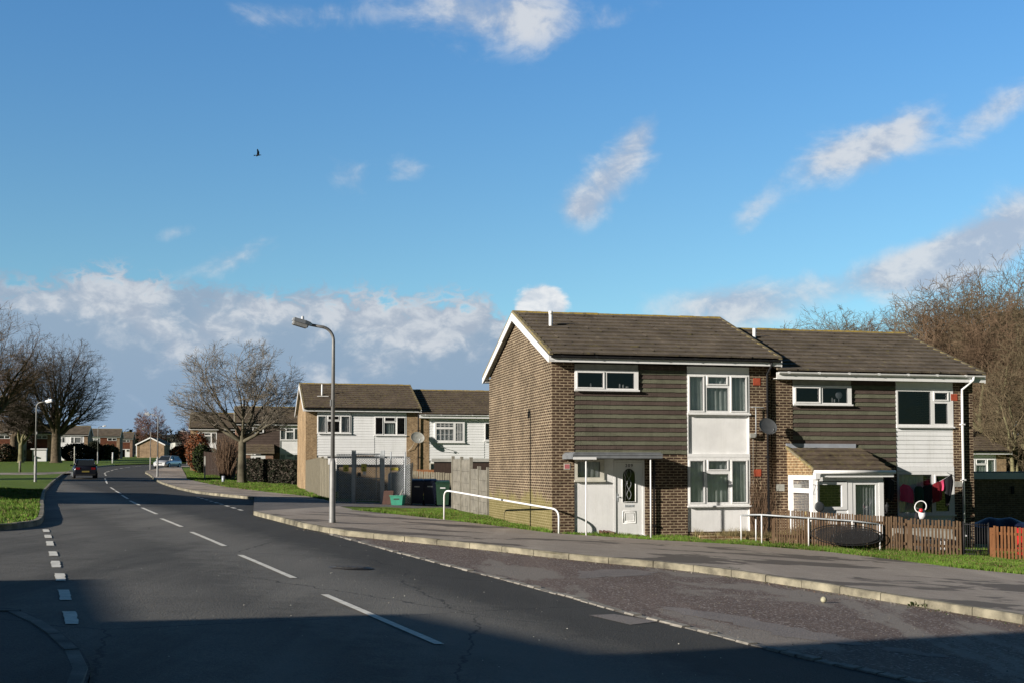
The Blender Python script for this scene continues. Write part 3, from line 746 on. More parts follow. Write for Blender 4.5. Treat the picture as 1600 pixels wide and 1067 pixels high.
def make_door(H, x0, x1, z0, z1, y, number=None, fancy=True):
    mb = MB(); f = .055
    mb.box(x0, x0 + f, y, y + .09, z0, z1); mb.box(x1 - f, x1, y, y + .09, z0, z1); mb.box(x0 + f, x1 - f, y, y + .09, z1 - f, z1); mb.box(x0 - .03, x1 + .03, y - .05, y + .09, z0 - .05, z0)
    a, b = x0 + f + .006, x1 - f - .006; zc = z1 - f - .006; cx = (a + b) / 2 ; w = b - a
    # leaf built round an arched light
    gw = w * .235; gz0 = z0 + .93; gz1 = z1 - .42; Y0 = y + .025; Y1 = y + .07
    arc = [(cx + gw * math.cos(t), gz1 + gw * math.sin(t)) for t in [PI * q / 12 for q in range(13)]]
    mb.box(a, cx - gw, Y0, Y1, z0, zc); mb.box(cx + gw, b, Y0, Y1, z0, zc); mb.box(cx - gw, cx + gw, Y0, Y1, z0, gz0)
    for (p, q) in zip(arc[:-1], arc[1:]):
        mb.prism([(q[0], Y0, q[1]), (p[0], Y0, p[1]), (p[0], Y0, zc), (q[0], Y0, zc)], (0, Y1 - Y0, 0))
    # raised moulding round the light and the lower panel
    outer = [(cx + (gw + .03) * math.cos(t), gz1 + (gw + .03) * math.sin(t)) for t in [PI * q / 12 for q in range(13)]]
    pl = [(cx + gw + .015, Y0 - .006, gz0 - .02)] + [(cx + (gw + .015) * math.cos(t), Y0 - .006, gz1 + (gw + .015) * math.sin(t)) for t in [PI * q / 12 for q in range(13)]] + [(cx - gw - .015, Y0 - .006, gz0 - .02), (cx + gw + .015, Y0 - .006, gz0 - .02)]
    mb.tube(pl, .016, 6)
    for k, (m, r) in enumerate(((.0, .014), (.05, .01))):
        q0, q1, s0, s1 = cx - gw - .0 + m, cx + gw - m, z0 + .33 + m, z0 + .66 - m
        mb.tube([(q0, Y0 - .002, s0), (q1, Y0 - .002, s0), (q1, Y0 - .002, s1), (q0, Y0 - .002, s1), (q0, Y0 - .002, s0)], r, 5)
    d = H.part('door', mb, 'pvc')
    g = MB(); n = g.add([(cx + gw, Y0 + .02, gz0)] + [(p[0], Y0 + .02, p[1]) for p in arc] + [(cx - gw, Y0 + .02, gz0)]); g.face([n + k for k in range(15)]); H.part('pane', g, 'glass_dark', d)
    l = MB()
    for s in (1, -1):
        l.tube([(cx + s * gw * .35 * math.sin(t * 9), Y0 + .012, gz0 + .05 + (gz1 + .1 - gz0) * t) for t in [q / 20 for q in range(21)]], .004, 4)
    H.part('leaded_pattern', l, 'clearlens', d)
    hb = MB(); hb.box(x0 + f + .02, x0 + f + .055, Y0 - .014, Y0 - .001, z0 + .93, z0 + 1.15); hb.tube([(x0 + f + .04, Y0 - .03, z0 + 1.06), (x0 + f + .15, Y0 - .045, z0 + 1.05)], .012, 6); H.part('handle', hb, 'galv', d)
    lb = MB(); lb.box(cx - .13, cx + .13, Y0 - .012, Y0 - .001, z0 + .78, z0 + .84); lb.box(cx - .02, cx + .02, Y0 - .02, Y0 - .012, z0 + .8, z0 + .82); H.part('letterbox', lb, 'galv', d)
    if number:
        cu = bpy.data.curves.new('house_number', 'FONT'); cu.body = number; cu.size = .12; cu.extrude = .004; cu.align_x = 'CENTER'; cu.space_character = 1.35; cu.materials.append(M['black'])
        o = bpy.data.objects.new('house_number', cu); C.objects.link(o)
        dg = bpy.context.evaluated_depsgraph_get(); me = bpy.data.meshes.new_from_object(o.evaluated_get(dg)); bpy.data.objects.remove(o)
        if not me.materials: me.materials.append(M['black'])
        o = bpy.data.objects.new('house_number', me); C.objects.link(o); o.parent = d
        o.location = (cx, Y0 - .006, z1 - .19); o.rotation_euler = (PI / 2, 0, 0)
    return d
def pipe(H, pts, r, mat, name='downpipe', clips=True):
    mb = MB(); mb.tube(pts, r, 8)
    zz = [p for p in pts]; a, b = pts[-2], pts[-1]
    if clips:
        n = 3
        for i in range(n):
            t = (i + .5) / n; z = a[2] + (b[2] - a[2]) * t
            mb.box(b[0] - r * 1.5, b[0] + r * 1.5, b[1] - r * 1.3, b[1] + r + .02, z - .02, z + .02)
    return H.part(name, mb, mat)
def dish(H, c, r, toward, mat='dish', wall=(0, .12, 0), w=1.15):
    """offset dish: shallow elliptical bowl facing `toward`, feed arm, wall bracket"""
    d = Vector(toward).normalized(); q = d.to_track_quat('Z', 'Y').to_matrix().to_4x4()
    T = Matrix.Translation(c) @ q
    mb = MB(); prof = [(0, 0), (.35, .012), (.7, .05), (.9, .085), (1, .105), (1.0, .12), (.97, .105), (.7, .065), (.35, .027), (0, .015)]
    n = 20; base = None
    for (a, z) in prof:
        b = mb.add([T @ Vector((a * r * w * math.cos(2 * PI * k / n), a * r * math.sin(2 * PI * k / n), z * r * 1.6)) for k in range(n)])
        if base is not None:
            for k in range(n): mb.face((base + k, base + (k + 1) % n, b + (k + 1) % n, b + k), 0, True)
        base = b
    o = H.part('satellite_dish', mb, mat)
    ab = MB(); foc = T @ Vector((0, -r * .9, r * 1.1)); ab.tube([T @ Vector((0, -r, .1 * r)), foc], .012, 6); ab.tube([foc + Vector((0, 0, -.04)), foc + Vector((0, 0, .06))], .03, 8)
    ab.tube([T @ Vector((0, 0, -.01)), Vector(c) + Vector(wall) * .6 + Vector((0, 0, -.08)), Vector(c) + Vector(wall) + Vector((0, 0, -.1))], .018, 6)
    H.part('feed_arm', ab, 'dgrey' if mat == 'dish' else 'galv', o)
    return o

GA = 'terraced houses along the right of the road'
OA = (1.09, 33.3)
def loc(O, u, v, th=TH): return (O[0] + u * math.cos(th) - v * math.sin(th), O[1] + u * math.sin(th) + v * math.cos(th))
# ---- house with the white door and flat canopy
HA = terrace('terraced_house', 'dark brick end house with white arched-glass front door under a flat canopy', GA, OA, -.2, gablemat='brick_algae', vr=.18, curt='curtain', seed=3)
make_door(HA, 1.79, 2.685, -.1, 1.98, .03, '209')
mb = MB(); zc = 2.0
mb.box(.32, 2.84, -1.02, .03, zc + .1, zc + .15); mb.box(.36, 2.80, -1.0, .02, zc + .155, zc + .18)
cn = HA.part('canopy', mb, 'canopy')
mb = MB(); mb.box(.34, 2.82, -1.05, -1.022, zc + .02, zc + .09); mb.box(.30, .33, -1.02, .02, zc + .0, zc + .12); mb.box(.36, 2.80, -1.0, .02, zc + .01, zc + .06); HA.part('canopy_fascia', mb, 'canopy', cn)
mb = MB(); mb.box(.30, .95, -1.056, -1.0515, zc - .015, zc + .05); HA.part('canopy_fascia', mb, 'pvc', cn)
for x in (.68, 2.50):
    mb = MB(); mb.tube([(x, -.98, -.4), (x, -.98, zc - .01)], .022, 8); HA.part('post', mb, 'pvc', cn)
pipe(HA, [(2.93, -.06, 1.98), (2.93, -.06, -.2)], .03, 'black')
pipe(HA, [(6.37, -.36, 4.75), (6.37, -.3, 4.62), (6.37, -.06, 4.45), (6.37, -.06, -.3)], .034, 'black')
mb = MB(); mb.tube([(.62, 2.4, 5.5), (.62, 2.4, 6.32)], .055, 10); mb.tube([(.62, 2.4, 6.27), (.62, 2.4, 6.37)], [.066, .062], 10); HA.part('flue_pipe', mb, 'pvc')
for (x, z) in ((6.07, 4.22), (6.07, 1.62)):
    mb = MB(); mb.box(x - .11, x + .11, -.012, -.001, z - .1, z + .1)
    for k in range(5): mb.box(x - .1, x + .1, -.018, -.012, z - .08 + k * .035, z - .065 + k * .035)
    HA.part('air_brick', mb, 'terra')
mb = MB(); mb.box(.34, .52, -.012, -.001, 1.72, 1.88); mb.box(.36, .50, -.016, -.012, 1.74, 1.86, 1); HA.part('wall_plaque', mb, ['cream', 'pink'])
dish(HA, (6.22, -.36, 2.92), .25, (.10, -.92, .38), wall=(-.1, .33, 0))
# television aerial on its short mast
mb = MB(); mb.tube([(5.98, -.12, 2.65), (5.98, -.12, 3.5)], .014, 6); mb.tube([(5.98, -.01, 2.75), (5.98, -.12, 2.75)], .012, 5)
mb.tube([(5.78, -.3, 3.48), (6.22, .0, 3.48)], .010, 5)
for k in range(7):
    t = k / 6; x = 5.80 + .40 * t; y = -.29 + .28 * t; mb.tube([(x - .06, y + .08, 3.48), (x + .06, y - .08, 3.48)], .005, 4)
HA.part('aerial', mb, 'galv')
mb = MB(); mb.box(5.80, 5.96, -.13, -.03, 2.62, 2.74); mb.tube([(5.92, -.05, 2.6), (5.92, -.02, .2)], .006, 4); HA.part('aerial_bracket', mb, 'grime')
# brown bare climber growing up the pier
rnd = random.Random(5); mb = MB()
for k in range(110):
    x = rnd.uniform(5.85, 6.5); z = -.15; pts = []; top = rnd.uniform(.5, 2.1) * (1.15 if rnd.random() < .1 else .8)
    while z < top: pts.append((x, -.03 - rnd.uniform(0, .05), z)); x += rnd.uniform(-.07, .07); z += rnd.uniform(.1, .22); x = min(6.6, max(5.8, x))
    if len(pts) > 1: mb.tube(pts, [.008 * (1 - .7 * i / len(pts)) for i in range(len(pts))], 3, cap=False)
o = mb.build('climbing_plant', 'stem'); o.location = (OA[0], OA[1], -.2); o.rotation_euler = (0, 0, TH)
tag(o, 'dry bare climber on the brick pier beside the black downpipe', 'climbing plant')

# ---- second house with the tiled lean-to porch
OB = loc(OA, 6.55, .03); gB = -.52
HB = terrace('terraced_house', 'dark brick house with tiled lean-to porch and washing hung before its window', GA, OB, gB, vl=0, vr=.2, base=-1.0, lower=False, strip='cladB', w2=WB, curt=None, gutter='pvc', seed=8, w3=True)
mb = MB(); mb.box(.26, .64, .01, .25, -1, 4.5); 
# wall behind / beside the porch
mb.box(2.62, 3.945, .0, .25, -1, 2.12); mb.box(.645, 2.62, .2, .25, -1, 2.12); HB.part('wall', mb, 'brick')
p = 1.5; x0, x1 = .45, 2.62
mb = MB(); mb.prism([(x0, -p, 1.88), (x0, -.001, 1.88), (x0, -.001, 2.62), (x0, -p, 2.10)], (.12, 0, 0)); mb.box(x0, x0 + .12, -p, -.001, -1, .05); mb.box(x0 + .12, x1, -p, -p + .12, -1, .05); mb.box(x0 + .02, x0 + .1, -.04, -.0015, .05, 1.88)
PB = HB.part('porch', mb, 'brick_porch', fix=True)
mb = MB(); roof_slope(mb, x0 - .03, x1 + .16, -p - .17, 2.02, .0, 2.66, 5, True, 21)
HB.part('porch_roof', mb, 'roof2', PB)
mb = MB(); mb.prism([(x0 - .05, -p - .17, 2.0), (x0 - .05, 0, 2.64), (x0 - .05, 0, 2.72), (x0 - .05, -p - .17, 2.08)], (.06, 0, 0)); HB.part('verge', mb, 'verge', PB)
mb = MB(); mb.box(x0 - .03, 2.62, -.03, .0, 2.64, 2.78); HB.part('flashing', mb, 'lead', PB)
mb = MB(); mb.box(x0 - .06, x1 + .2, -p - .23, -p - .19, 1.83, 1.93); mb.tube([(x0 - .06, -p - .28, 1.97), (x1 + .22, -p - .28, 1.97)], .05, 8)
mb.tube([(x0 + .12, -p - .28, 1.95), (x0 + .12, -p - .2, 1.8), (x0 + .12, -p - .08, 1.7), (x0 + .12, -p - .08, -.3)], .035, 8); mb.box(x0 - .04, x0 + .1, -p - .3, -p - .16, 1.78, 1.95); HB.part('gutter', mb, 'pvc', PB)
# side door (left face) of the porch, seen at a slant
SD = House('x', 'x', 'x', None, OB, gB, TH, 6.5); C.objects.unlink(SD.root) if False else None
def side_panel(y0, y1, z0, z1, x, panes):
    mb = MB(); w, h = y1 - y0, z1 - z0
    ps = [(y0 + a * w, y0 + b * w, z0 + c * h, z0 + d * h) for a, b, c, d in panes]
    ys = sorted({y0, y1} | {q for p_ in ps for q in p_[:2]}); zs = sorted({z0, z1} | {q for p_ in ps for q in p_[2:]})
    for i in range(len(ys) - 1):
        for j in range(len(zs) - 1):
            cy, cz = (ys[i] + ys[i + 1]) / 2, (zs[j] + zs[j + 1]) / 2
            if not any(q[0] < cy < q[1] and q[2] < cz < q[3] for q in ps): mb.box(x, x + .07, ys[i], ys[i + 1], zs[j], zs[j + 1])
    d = HB.part('porch_side_window', mb, 'pvc', PB)
    return ps
ps = side_panel(-p, -.04, .05, 1.878, x0 + .01, [(.12, .88, .80, .93), (.12, .88, .06, .73)])
mb = MB()
for (a, b, c, d) in ps: n = mb.add([(x0 + .05, a, c), (x0 + .05, b, c), (x0 + .05, b, d), (x0 + .05, a, d)]); mb.face((n, n + 1, n + 2, n + 3))
HB.part('pane', mb, 'glass', PB)
mb = MB(); mb.grid(lambda u, v: (x0 + .13 + .015 * math.sin(u * 40), -p + .08 + (p - .16) * u, .06 + 1.75 * v), 60, 4); HB.part('net_curtain', mb, 'net', PB)
bpy.data.objects.remove(SD.root)
# front of the porch: boarded panel with small window, glazed door
mb = MB(); yf = -p - .0
for i in range(8): za = .05 + .11 * i; mb.hexa([(x0 + .12, yf - .012, za), (1.52, yf - .012, za), (1.52, yf + .06, za), (x0 + .12, yf + .06, za), (x0 + .12, yf, za + .107), (1.52, yf, za + .107), (1.52, yf + .06, za + .107), (x0 + .12, yf + .06, za + .107)])
mb.box(x0 + .08, x1, yf - .01, yf + .08, 1.72, 1.88); mb.box(1.52, 1.66, yf - .03, yf + .08, .05, 1.72); mb.box(x1 - .14, x1, yf - .03, yf + .08, .05, 1.72)
mb.box(1.66, x1 - .14, yf - .02, yf + .06, 1.62, 1.72); mb.box(1.66, 1.76, yf - .02, yf + .06, .05, 1.62); mb.box(x1 - .24, x1 - .14, yf - .02, yf + .06, .05, 1.62); mb.box(1.76, x1 - .24, yf - .02, yf + .06, .05, .25)
mb.box(x0 + .02, x0 + .12, yf - .02, yf + .1, .05, 1.878); mb.box(1.02, 1.5, yf - .025, yf - .013, .28, .36)
HB.part('porch_front', mb, 'pvc', PB)
mb = MB(); z0_, z1_ = .95, 1.70; xa, xb = x0 + .14, 1.50
for q in ((xa, xb, 1.62, 1.70), (xa, xb, .93, 1.01), (xa, xa + .07, 1.01, 1.62), (xb - .16, xb, 1.01, 1.62)): mb.box(q[0], q[1], yf - .04, yf + .05, q[2], q[3])
HB.part('porch_window', mb, 'pvc', PB)
mb = MB()
for (a, b, c, d) in ((xa + .07, xb - .16, 1.01, 1.62), (1.76, x1 - .24, .25, 1.62)): n = mb.add([(a, yf + .01, c), (b, yf + .01, c), (b, yf + .01, d), (a, yf + .01, d)]); mb.face((n, n + 1, n + 2, n + 3))
HB.part('pane', mb, 'glass', PB)
c = wavy(1.74, x1 - .2, .2, 1.65, yf + .11, .02, 7, 0, 4); HB.part('net_curtain', c, 'curtain_grey', PB)
mb = MB(); mb.lathe([(0, 0), (.13, .0), (.145, .03), (.13, .05), (.1, .06), (0, .055)], 18, (0, 0, 0), 0, Matrix.Translation((x0 + .13, yf - .15, 1.02)) @ Matrix.Rotation(PI / 2, 4, 'X'))
HB.part('round_wall_lamp', mb, 'dgrey', PB)
mb = MB(); T = Matrix.Translation((x1 + .07, yf - .07, .95)); mb.lathe([(0, -.12), (.02, -.1), (.035, -.06), (.06, .06), (.065, .08), (.02, .13), (.008, .18), (0, .19)], 8, (0, 0, 0), 0, T); mb.tube([(x1 - .0, yf + .0, .85), (x1 + .07, yf - .07, .82)], .012, 5); HB.part('lantern', mb, 'black', PB)
mb = MB(); mb.tube([(x0 + .02, yf - .02, 1.62), (x0 + .02, yf - .2, 1.62)], .006, 4); mb.tube([(x0 + .02, yf - .02, 1.35), (x0 + .02, yf - .12, 1.48), (x0 + .02, yf - .2, 1.62)], .006, 4); HB.part('hanging_basket_bracket', mb, 'black', PB)
pipe(HB, [(6.28, -.40, 4.78), (6.28, -.38, 4.68), (6.10, -.08, 4.42), (6.10, -.07, 4.2), (6.10, -.07, -.75)], .04, 'pvc')
mb = MB(); x, z = 6.0 - .13, 4.18; mb.box(x - .11, x + .11, -.012, -.001, z - .1, z + .1)
for k in range(5): mb.box(x - .1, x + .1, -.018, -.012, z - .08 + k * .035, z - .065 + k * .035)
HB.part('air_brick', mb, 'terra')
mb = MB(); mb.box(5.86, 6.08, -.012, -.001, 1.52, 1.68); HB.part('vent_cover', mb, 'grime')
mb = MB(); mb.box(.10, .36, -.012, -.001, 1.42, 1.62); HB.part('vent_cover', mb, 'grime')
mb = MB(); mb.tube([(.80, 2.9, 5.6), (.80, 2.9, 6.42)], .055, 10); HB.part('flue_pipe', mb, 'pvc')
# objects standing inside the upstairs windows
mb = MB(); mb.lathe([(0, 0), (.1, 0), (.11, .01), (.1, .02), (0, .02)], 16, (0, 0, 0), 0, Matrix.Translation((2.17, .12, 4.2)) @ Matrix.Rotation(PI / 2, 4, 'X')); mb.tube([(2.17, .12, 3.99), (2.17, .12, 4.1)], .015, 6); HB.part('shaving_mirror', mb, 'lead')
for (x, r, h_, Hh) in ((1.95, .033, .15, HB), (2.03, .026, .1, HB), (.78, .04, .12, HB), (1.15, .033, .13, HA), (2.0, .027, .12, HA), (2.1, .027, .1, HA), (2.22, .05, .05, HA)):
    mb = MB(); mb.lathe([(r * .9, 3.99), (r, 4.01), (r * .9, 3.99 + h_ * .8), (r * .4, 3.99 + h_ * .92), (0, 3.99 + h_)], 8, (x, .12, 0)); Hh.part('toiletry_bottle', mb, 'cl_white')
mb = MB(); mb.box(4.0, 4.8, 1.2, 1.25, 2.4, 4.4); mb.box(4.02, 4.03, 1.19, 1.2, 2.4, 4.4)
for x in (4.28, 4.56): mb.box(x, x + .015, 1.18, 1.2, 2.4, 4.4)
HB.part('wardrobe', mb, 'dgrey')
c = wavy(3.98, 4.9, .7, 1.95, .14, .02, 10, 0, 9); HB.part('net_curtain', c, 'net')

# ---- yellow brick pair in the middle distance
OC = loc((-11.86, 69.9), 0, 0); gC = .02
GC = 'pale brick terraced houses beyond the alley'
OC = (-11.86, 69.9)
HC = terrace('terraced_house', 'pale yellow brick end house with white boarded front, behind the lamp post and mesh gate', GC, OC, .17, wall='brick_yellow', clad=True, strip='clad', win1='big', curt=None, gutter='black', seed=11, roof='roof2', base=-.6)
c = wavy(.70, 1.12, 3.42, 4.4, .1, .03, 4, .55, 1); HC.part('curtain', c, 'curtain')
c = wavy(2.05, 2.5, 3.42, 4.4, .1, .03, 4, .5, 2); HC.part('curtain', c, 'curtain')
c = wavy(4.62, 5.15, 3.35, 4.0, .1, .03, 4, 0, 3); HC.part('curtain', c, 'curtain')
dish(HC, (6.42, -.4, 3.15), .36, (.12, -.9, .4), 'dish_pale', wall=(-.1, .36, 0))
pipe(HC, [(6.52, -.34, 4.75), (6.52, -.07, 4.4), (6.52, -.06, -.3)], .035, 'black')
mb = MB(); mb.tube([(1.05, 1.8, 5.4), (1.05, 1.8, 6.35)], .05, 8); mb.box(.75, 1.4, 1.4, 1.9, 5.60, 5.64); HC.part('flue_pipe', mb, 'pvc')
mb = MB(); mb.tube([(6.3, -.1, 2.9), (6.1, -.1, 2.55), (5.9, -.05, 2.4)], .012, 4); mb.box(6.0, 6.2, -.012, -.001, 1.5, 1.62); HC.part('cable', mb, 'cream')
HC2 = terrace('terraced_house', 'white boarded house with barred window, half hidden by the big brown gable', GC, loc(OC, 6.55, .03), -.12, wall='brick_yellow', clad=True, strip='clad', win1=None, curt=None, gutter='pvc', vl=0, seed=13, roof='roof2', base=-.6)
make_window(HC2, .95, 2.75, 3.2, 4.45, -.06, [(.06, .62, .72, .9, 0), (.06, .62, .1, .62, 0), (.7, .93, .08, .9, 0)], None, True, bars=1)
mb = MB(); mb.tube([(1.2, -.05, 2.95), (1.5, -.3, 2.9), (1.62, -.3, 2.8)], .015, 5); HC2.part('wall_bracket', mb, 'dgrey')

# ---- brick house behind the bare tree
GD = 'brown terraced houses behind the bare tree'
def gz(O, d=0): return G(*O) + d
OD = (-25.2, 111.0)
HD = terrace('terraced_house', 'brown tile-hung house with a lean-to porch behind the bare tree and dark hedge', GD, OD, .85, wall='brick_red', tiles=('tile_brown', 'tile_brown'), strip='render', detail=False, curt='curtain_grey', seed=15, roof='roof2', lower=True)
mb = MB(); roof_slope(mb, .6, 3.4, -1.6, 2.0, 0, 2.9, 4, False, 5); hd = HD.part('porch_roof', mb, 'roof2')
mb = MB(); mb.box(.7, 1.3, -1.4, -1.3, -.3, 1.9); mb.box(2.6, 3.3, -1.4, -1.3, -.3, 1.9); mb.box(3.2, 3.3, -1.3, -.01, -.3, 1.9); mb.box(.7, .8, -1.3, -.01, -.3, 1.9); HD.part('porch', mb, 'brick_red')
mb = MB(); mb.box(1.3, 1.5, -1.4, -1.3, -.3, 1.9); mb.box(2.2, 2.6, -1.4, -1.3, -.3, 1.9); mb.box(1.5, 2.2, -1.4, -1.3, 1.7, 1.9); HD.part('porch_frame', mb, 'pvc')
mb = MB(); mb.tube([(.6, 2.2, 5.5), (.6, 2.2, 6.7)], .09, 8); HD.part('flue_pipe', mb, 'pvc')
dish(HD, (6.7, -.5, 3.1), .36, (.12, -.9, .4), 'dish_pale', wall=(-.1, .4, 0))
OE = (-32.0, 121.0)
HE = terrace('terraced_house', 'brown brick house with white window strip, left end of its row beside the red bush', GD, OE, .72, wall='brick_yellow', tiles=('tile_brown', 'tile_brown'), strip='clad', detail=False, curt='curtain_grey', seed=17, roof='roof2', mirror=True)
o = dish(HE, (5.6, -.5, 2.9), .36, (.12, -.9, .4), 'dish_pale', wall=(.1, .4, 0))

# ---- far row across the road on the left
GF = 'far terraced houses across the green'
def far(label, pxr, Y, **kw):
    g = kw.pop('g', None)
    X = xat(pxr, Y); c, s = math.cos(TH), math.sin(TH); O = (X - 6.5 * c, Y - 6.5 * s)
    if g is None: g = G(X, Y) - .1
    return terrace('terraced_house', label, GF, O, g, detail=False, mirror=True, vl=.15, vr=.15, curt='curtain_grey', **kw)
H1 = far('far brown brick house at the left edge, half hidden behind the leftmost trees', 22, 205, wall='brick_tan', tiles=('tile_red', 'tile_red'), seed=31)
H2 = far('far red tile-hung house with white garage door, behind the left lamp post', 80, 208, wall='brick_tan', tiles=('tile_red', 'tile_red'), seed=32)
H3 = far('far white boarded house with shaded gable, right of the big bare tree', 137, 224, wall='brick_tan', clad=True, strip='clad', win1=None, seed=33)
make_window(H3, 1.1, 3.0, 3.2, 4.4, -.06, [(.05, .6, .1, .9, 0), (.7, .93, .1, .9, 0)], None, False)
H4 = far('far red tile-hung house with two small top windows, above the dark car', 187, 257, wall='brick_tan', tiles=('tile_red', 'tile_red'), seed=34)
H5 = far('smallest far house with a white window strip, left of the conifer', 207, 312, wall='brick_red', clad=False, tiles=('tile_red', 'tile_red'), seed=35)
for Hh, w in ((H2, 1.0), (H3, 1.0), (H1, .8)):
    mb = MB(); mb.box(.5, 3.2, -1.3, -.02, 2.05, 2.25); mb.box(.6, 3.1, -1.25, -.03, -.5, .1, 0) if False else None; Hh.part('canopy', mb, 'pvc')
    mb = MB(); mb.box(.75, 2.7, -1.1, -1.05, -.1, 2.0); mb.box(.6, .74, -1.1, -.03, -.1, 2.04); mb.box(2.71, 2.85, -1.1, -.03, -.1, 2.04); Hh.part('garage_door', mb, 'clad')
# bungalow with its gable to the road
OF = (xat(214, 290), 290); 
HF = House('bungalow', 'far tan brick bungalow with white verge boards, gable facing, behind the second lamp post', 'bungalow', None, OF, G(OF[0], OF[1]), R(3), 6.4)
mb = MB(); mb.prism([(0, 0, -.5), (6.4, 0, -.5), (6.4, 0, 3.0), (3.2, 0, 4.6), (0, 0, 3.0)], (0, 9, 0)); HF.part('wall', mb, 'brick_tan')
mb = MB()
for s in (-1, 1):
    xx = 3.2 + s * 3.5; mb.hexa([(3.2, -.3, 4.68), (xx, -.3, 2.95), (xx, 9.3, 2.95), (3.2, 9.3, 4.68), (3.2, -.3, 4.85), (xx, -.3, 3.12), (xx, 9.3, 3.12), (3.2, 9.3, 4.85)])
HF.part('roof', mb, 'roof')
mb = MB()
for s in (-1, 1):
    xx = 3.2 + s * 3.52; mb.hexa([(3.2, -.36, 4.6), (xx, -.36, 2.85), (xx, -.31, 2.85), (3.2, -.31, 4.6), (3.2, -.36, 4.9), (xx, -.36, 3.15), (xx, -.31, 3.15), (3.2, -.31, 4.9)])
mb.box(-.1, .05, -.36, -.31, .3, 3.0); HF.part('bargeboard', mb, 'pvc')

# ---- low house and flat-roofed garage on the right
OG = (xat(1493, 70), 70)
HG = terrace('terraced_house', 'small low house behind the flat-roofed garage, large grey dish above its roof', None, (22.1, 68.5), -2.3, wall='brick_yellow', tiles=('tile_brown', 'tile_brown'), detail=True, curt='curtain', seed=41, base=-1, strip='render', roof='roof2')
dish(HG, (3.75, 1.5, 6.35), .50, (-.35, -.9, .25), 'lead', wall=(0, .3, -.5))
gO = (xat(1512, 47), 47)
HH = House('garage', 'long flat-roofed dark brick garage with pale fascia, behind the gate at the right edge', 'garage', None, gO, G(*gO), TH * .3, 9)
mb = MB(); mb.box(0, 9, 0, 3, -.6, 2.28); HH.part('wall', mb, 'brick_tan'); mb = MB(); mb.box(-.15, 9.15, -.15, 3.15, 2.285, 2.53); HH.part('fascia', mb, 'render'); mb = MB(); mb.box(-.1, 9.1, -.1, 3.1, 2.535, 2.57); HH.part('roof', mb, 'grime')
mb = MB(); mb.box(1.7, 1.8, -.06, -.001, 1.7, 2.0); HH.part('wall_light', mb, 'black')
# brick outhouse with white fascia inside the mesh compound
oO = (xat(530, 57), 57)
HO = House('outhouse', 'flat-roofed brown brick outhouse with thick white fascia behind the mesh gate', 'outhouse', None, oO, G(*oO) , TH * .4, 3.0)
mb = MB(); mb.box(0, 2.75, 0, 3, -.4, 1.55); HO.part('wall', mb, 'brick_yellow'); mb = MB(); mb.box(-.5, 3.0, -.2, 3.2, 1.555, 1.86); HO.part('fascia', mb, 'pvc'); mb = MB(); mb.box(-.53, 3.03, -.23, 3.23, 1.865, 1.94); HO.part('roof', mb, 'dgrey')
# ------------------------------------------------------------------ buildings behind the photographer (they throw the long shadows)
def sn(s, n): return (.814 * s - .581 * n, .581 * s + .814 * n)
AN = math.atan2(.814, -.581)
def outlying(label, s0, n0, n1, h, deep=7.5, gabled=True, cat='house', name='brick_house', group=None, drop=0):
    a = sn(s0 + (deep / 2 if gabled else 0), n0); g = G(*a); h = h - g
    L = n1 - n0
    H = House(name, label, cat, group, a, g, AN, L)   # local x runs along n, local y points toward the sun (-s)
    mb = MB(); rise = deep / 2 * .4 if gabled else 0; e = h - rise
    if gabled: mb.prism([(0, 0, -1), (0, deep, -1), (0, deep, e), (0, deep / 2, h - .06), (0, 0, e)], (L, 0, 0))
    else: mb.hexa([(0, 0, -1), (L, 0, -1), (L, deep, -1), (0, deep, -1), (0, 0, h - .3 - drop), (L, 0, h - .3), (L, deep, h - .3), (0, deep, h - .3 - drop)])
    H.part('wall', mb, 'brick', fix=True)
    mb = MB()
    if gabled: roof_slope(mb, -.1, L + .1, -.3, e, deep / 2, h, 10, False, 1); roof_slope(mb, -.1, L + .1, deep + .3, e, deep / 2, h, 10, False, 2)
    else: mb.hexa([(-.05, -.15, h - .295 - drop), (L + .05, -.15, h - .295), (L + .05, deep + .15, h - .295), (-.05, deep + .15, h - .295 - drop), (-.05, -.15, h - drop), (L + .05, -.15, h), (L + .05, deep + .15, h), (-.05, deep + .15, h - drop)])
    H.part('roof', mb, 'roof' if gabled else 'grime')
    k = max(1, int(L / 3)); fl = 2 if h < 8 else 3
    for i in range(k):
        for j in range(fl):
            x = L * (i + .5) / k; z = .9 + 2.6 * j
            if z + 1.3 > e: continue
            mb = MB(); mb.box(x - .7, x + .7, -.05, -.002, z - .06, z); mb.box(x - .7, x + .7, -.04, -.002, z + 1.1, z + 1.16); mb.box(x - .7, x - .64, -.04, -.002, z, z + 1.1); mb.box(x + .64, x + .7, -.04, -.002, z, z + 1.1); mb.box(x - .03, x + .03, -.04, -.002, z, z + 1.1)
            f = H.part('window', mb, 'pvc'); mb = MB(); n = mb.add([(x - .64, -.01, z), (x + .64, -.01, z), (x + .64, -.01, z + 1.1), (x - .64, -.01, z + 1.1)]); mb.face((n, n + 1, n + 2, n + 3)); H.part('pane', mb, 'glass_dark', f)
    return H
TE = math.tan(R(16.5))
def reach(S, top, gt=.0): return S - (top - gt) / TE
outlying('brick annexe behind the camera nearest the flats', reach(6.7, 6.4), 7.6, 12.0, 6.4, 6, False)
outlying('lower brick annexe behind the camera beside the taller one', reach(4.9, 5.8), 12.01, 16.1, 5.86, 6, False, drop=.36)
outlying('three-storey flat-roofed flats behind the camera', reach(17.5, 9.3), -10, 8.9, 9.3, 10, False, 'block of flats', 'block_of_flats')
outlying('three-storey flats beside the left verge, out of view', reach(31, 9.4, .15), 43.6, 51.6, 9.4, 8, False, 'block of flats', 'block_of_flats')
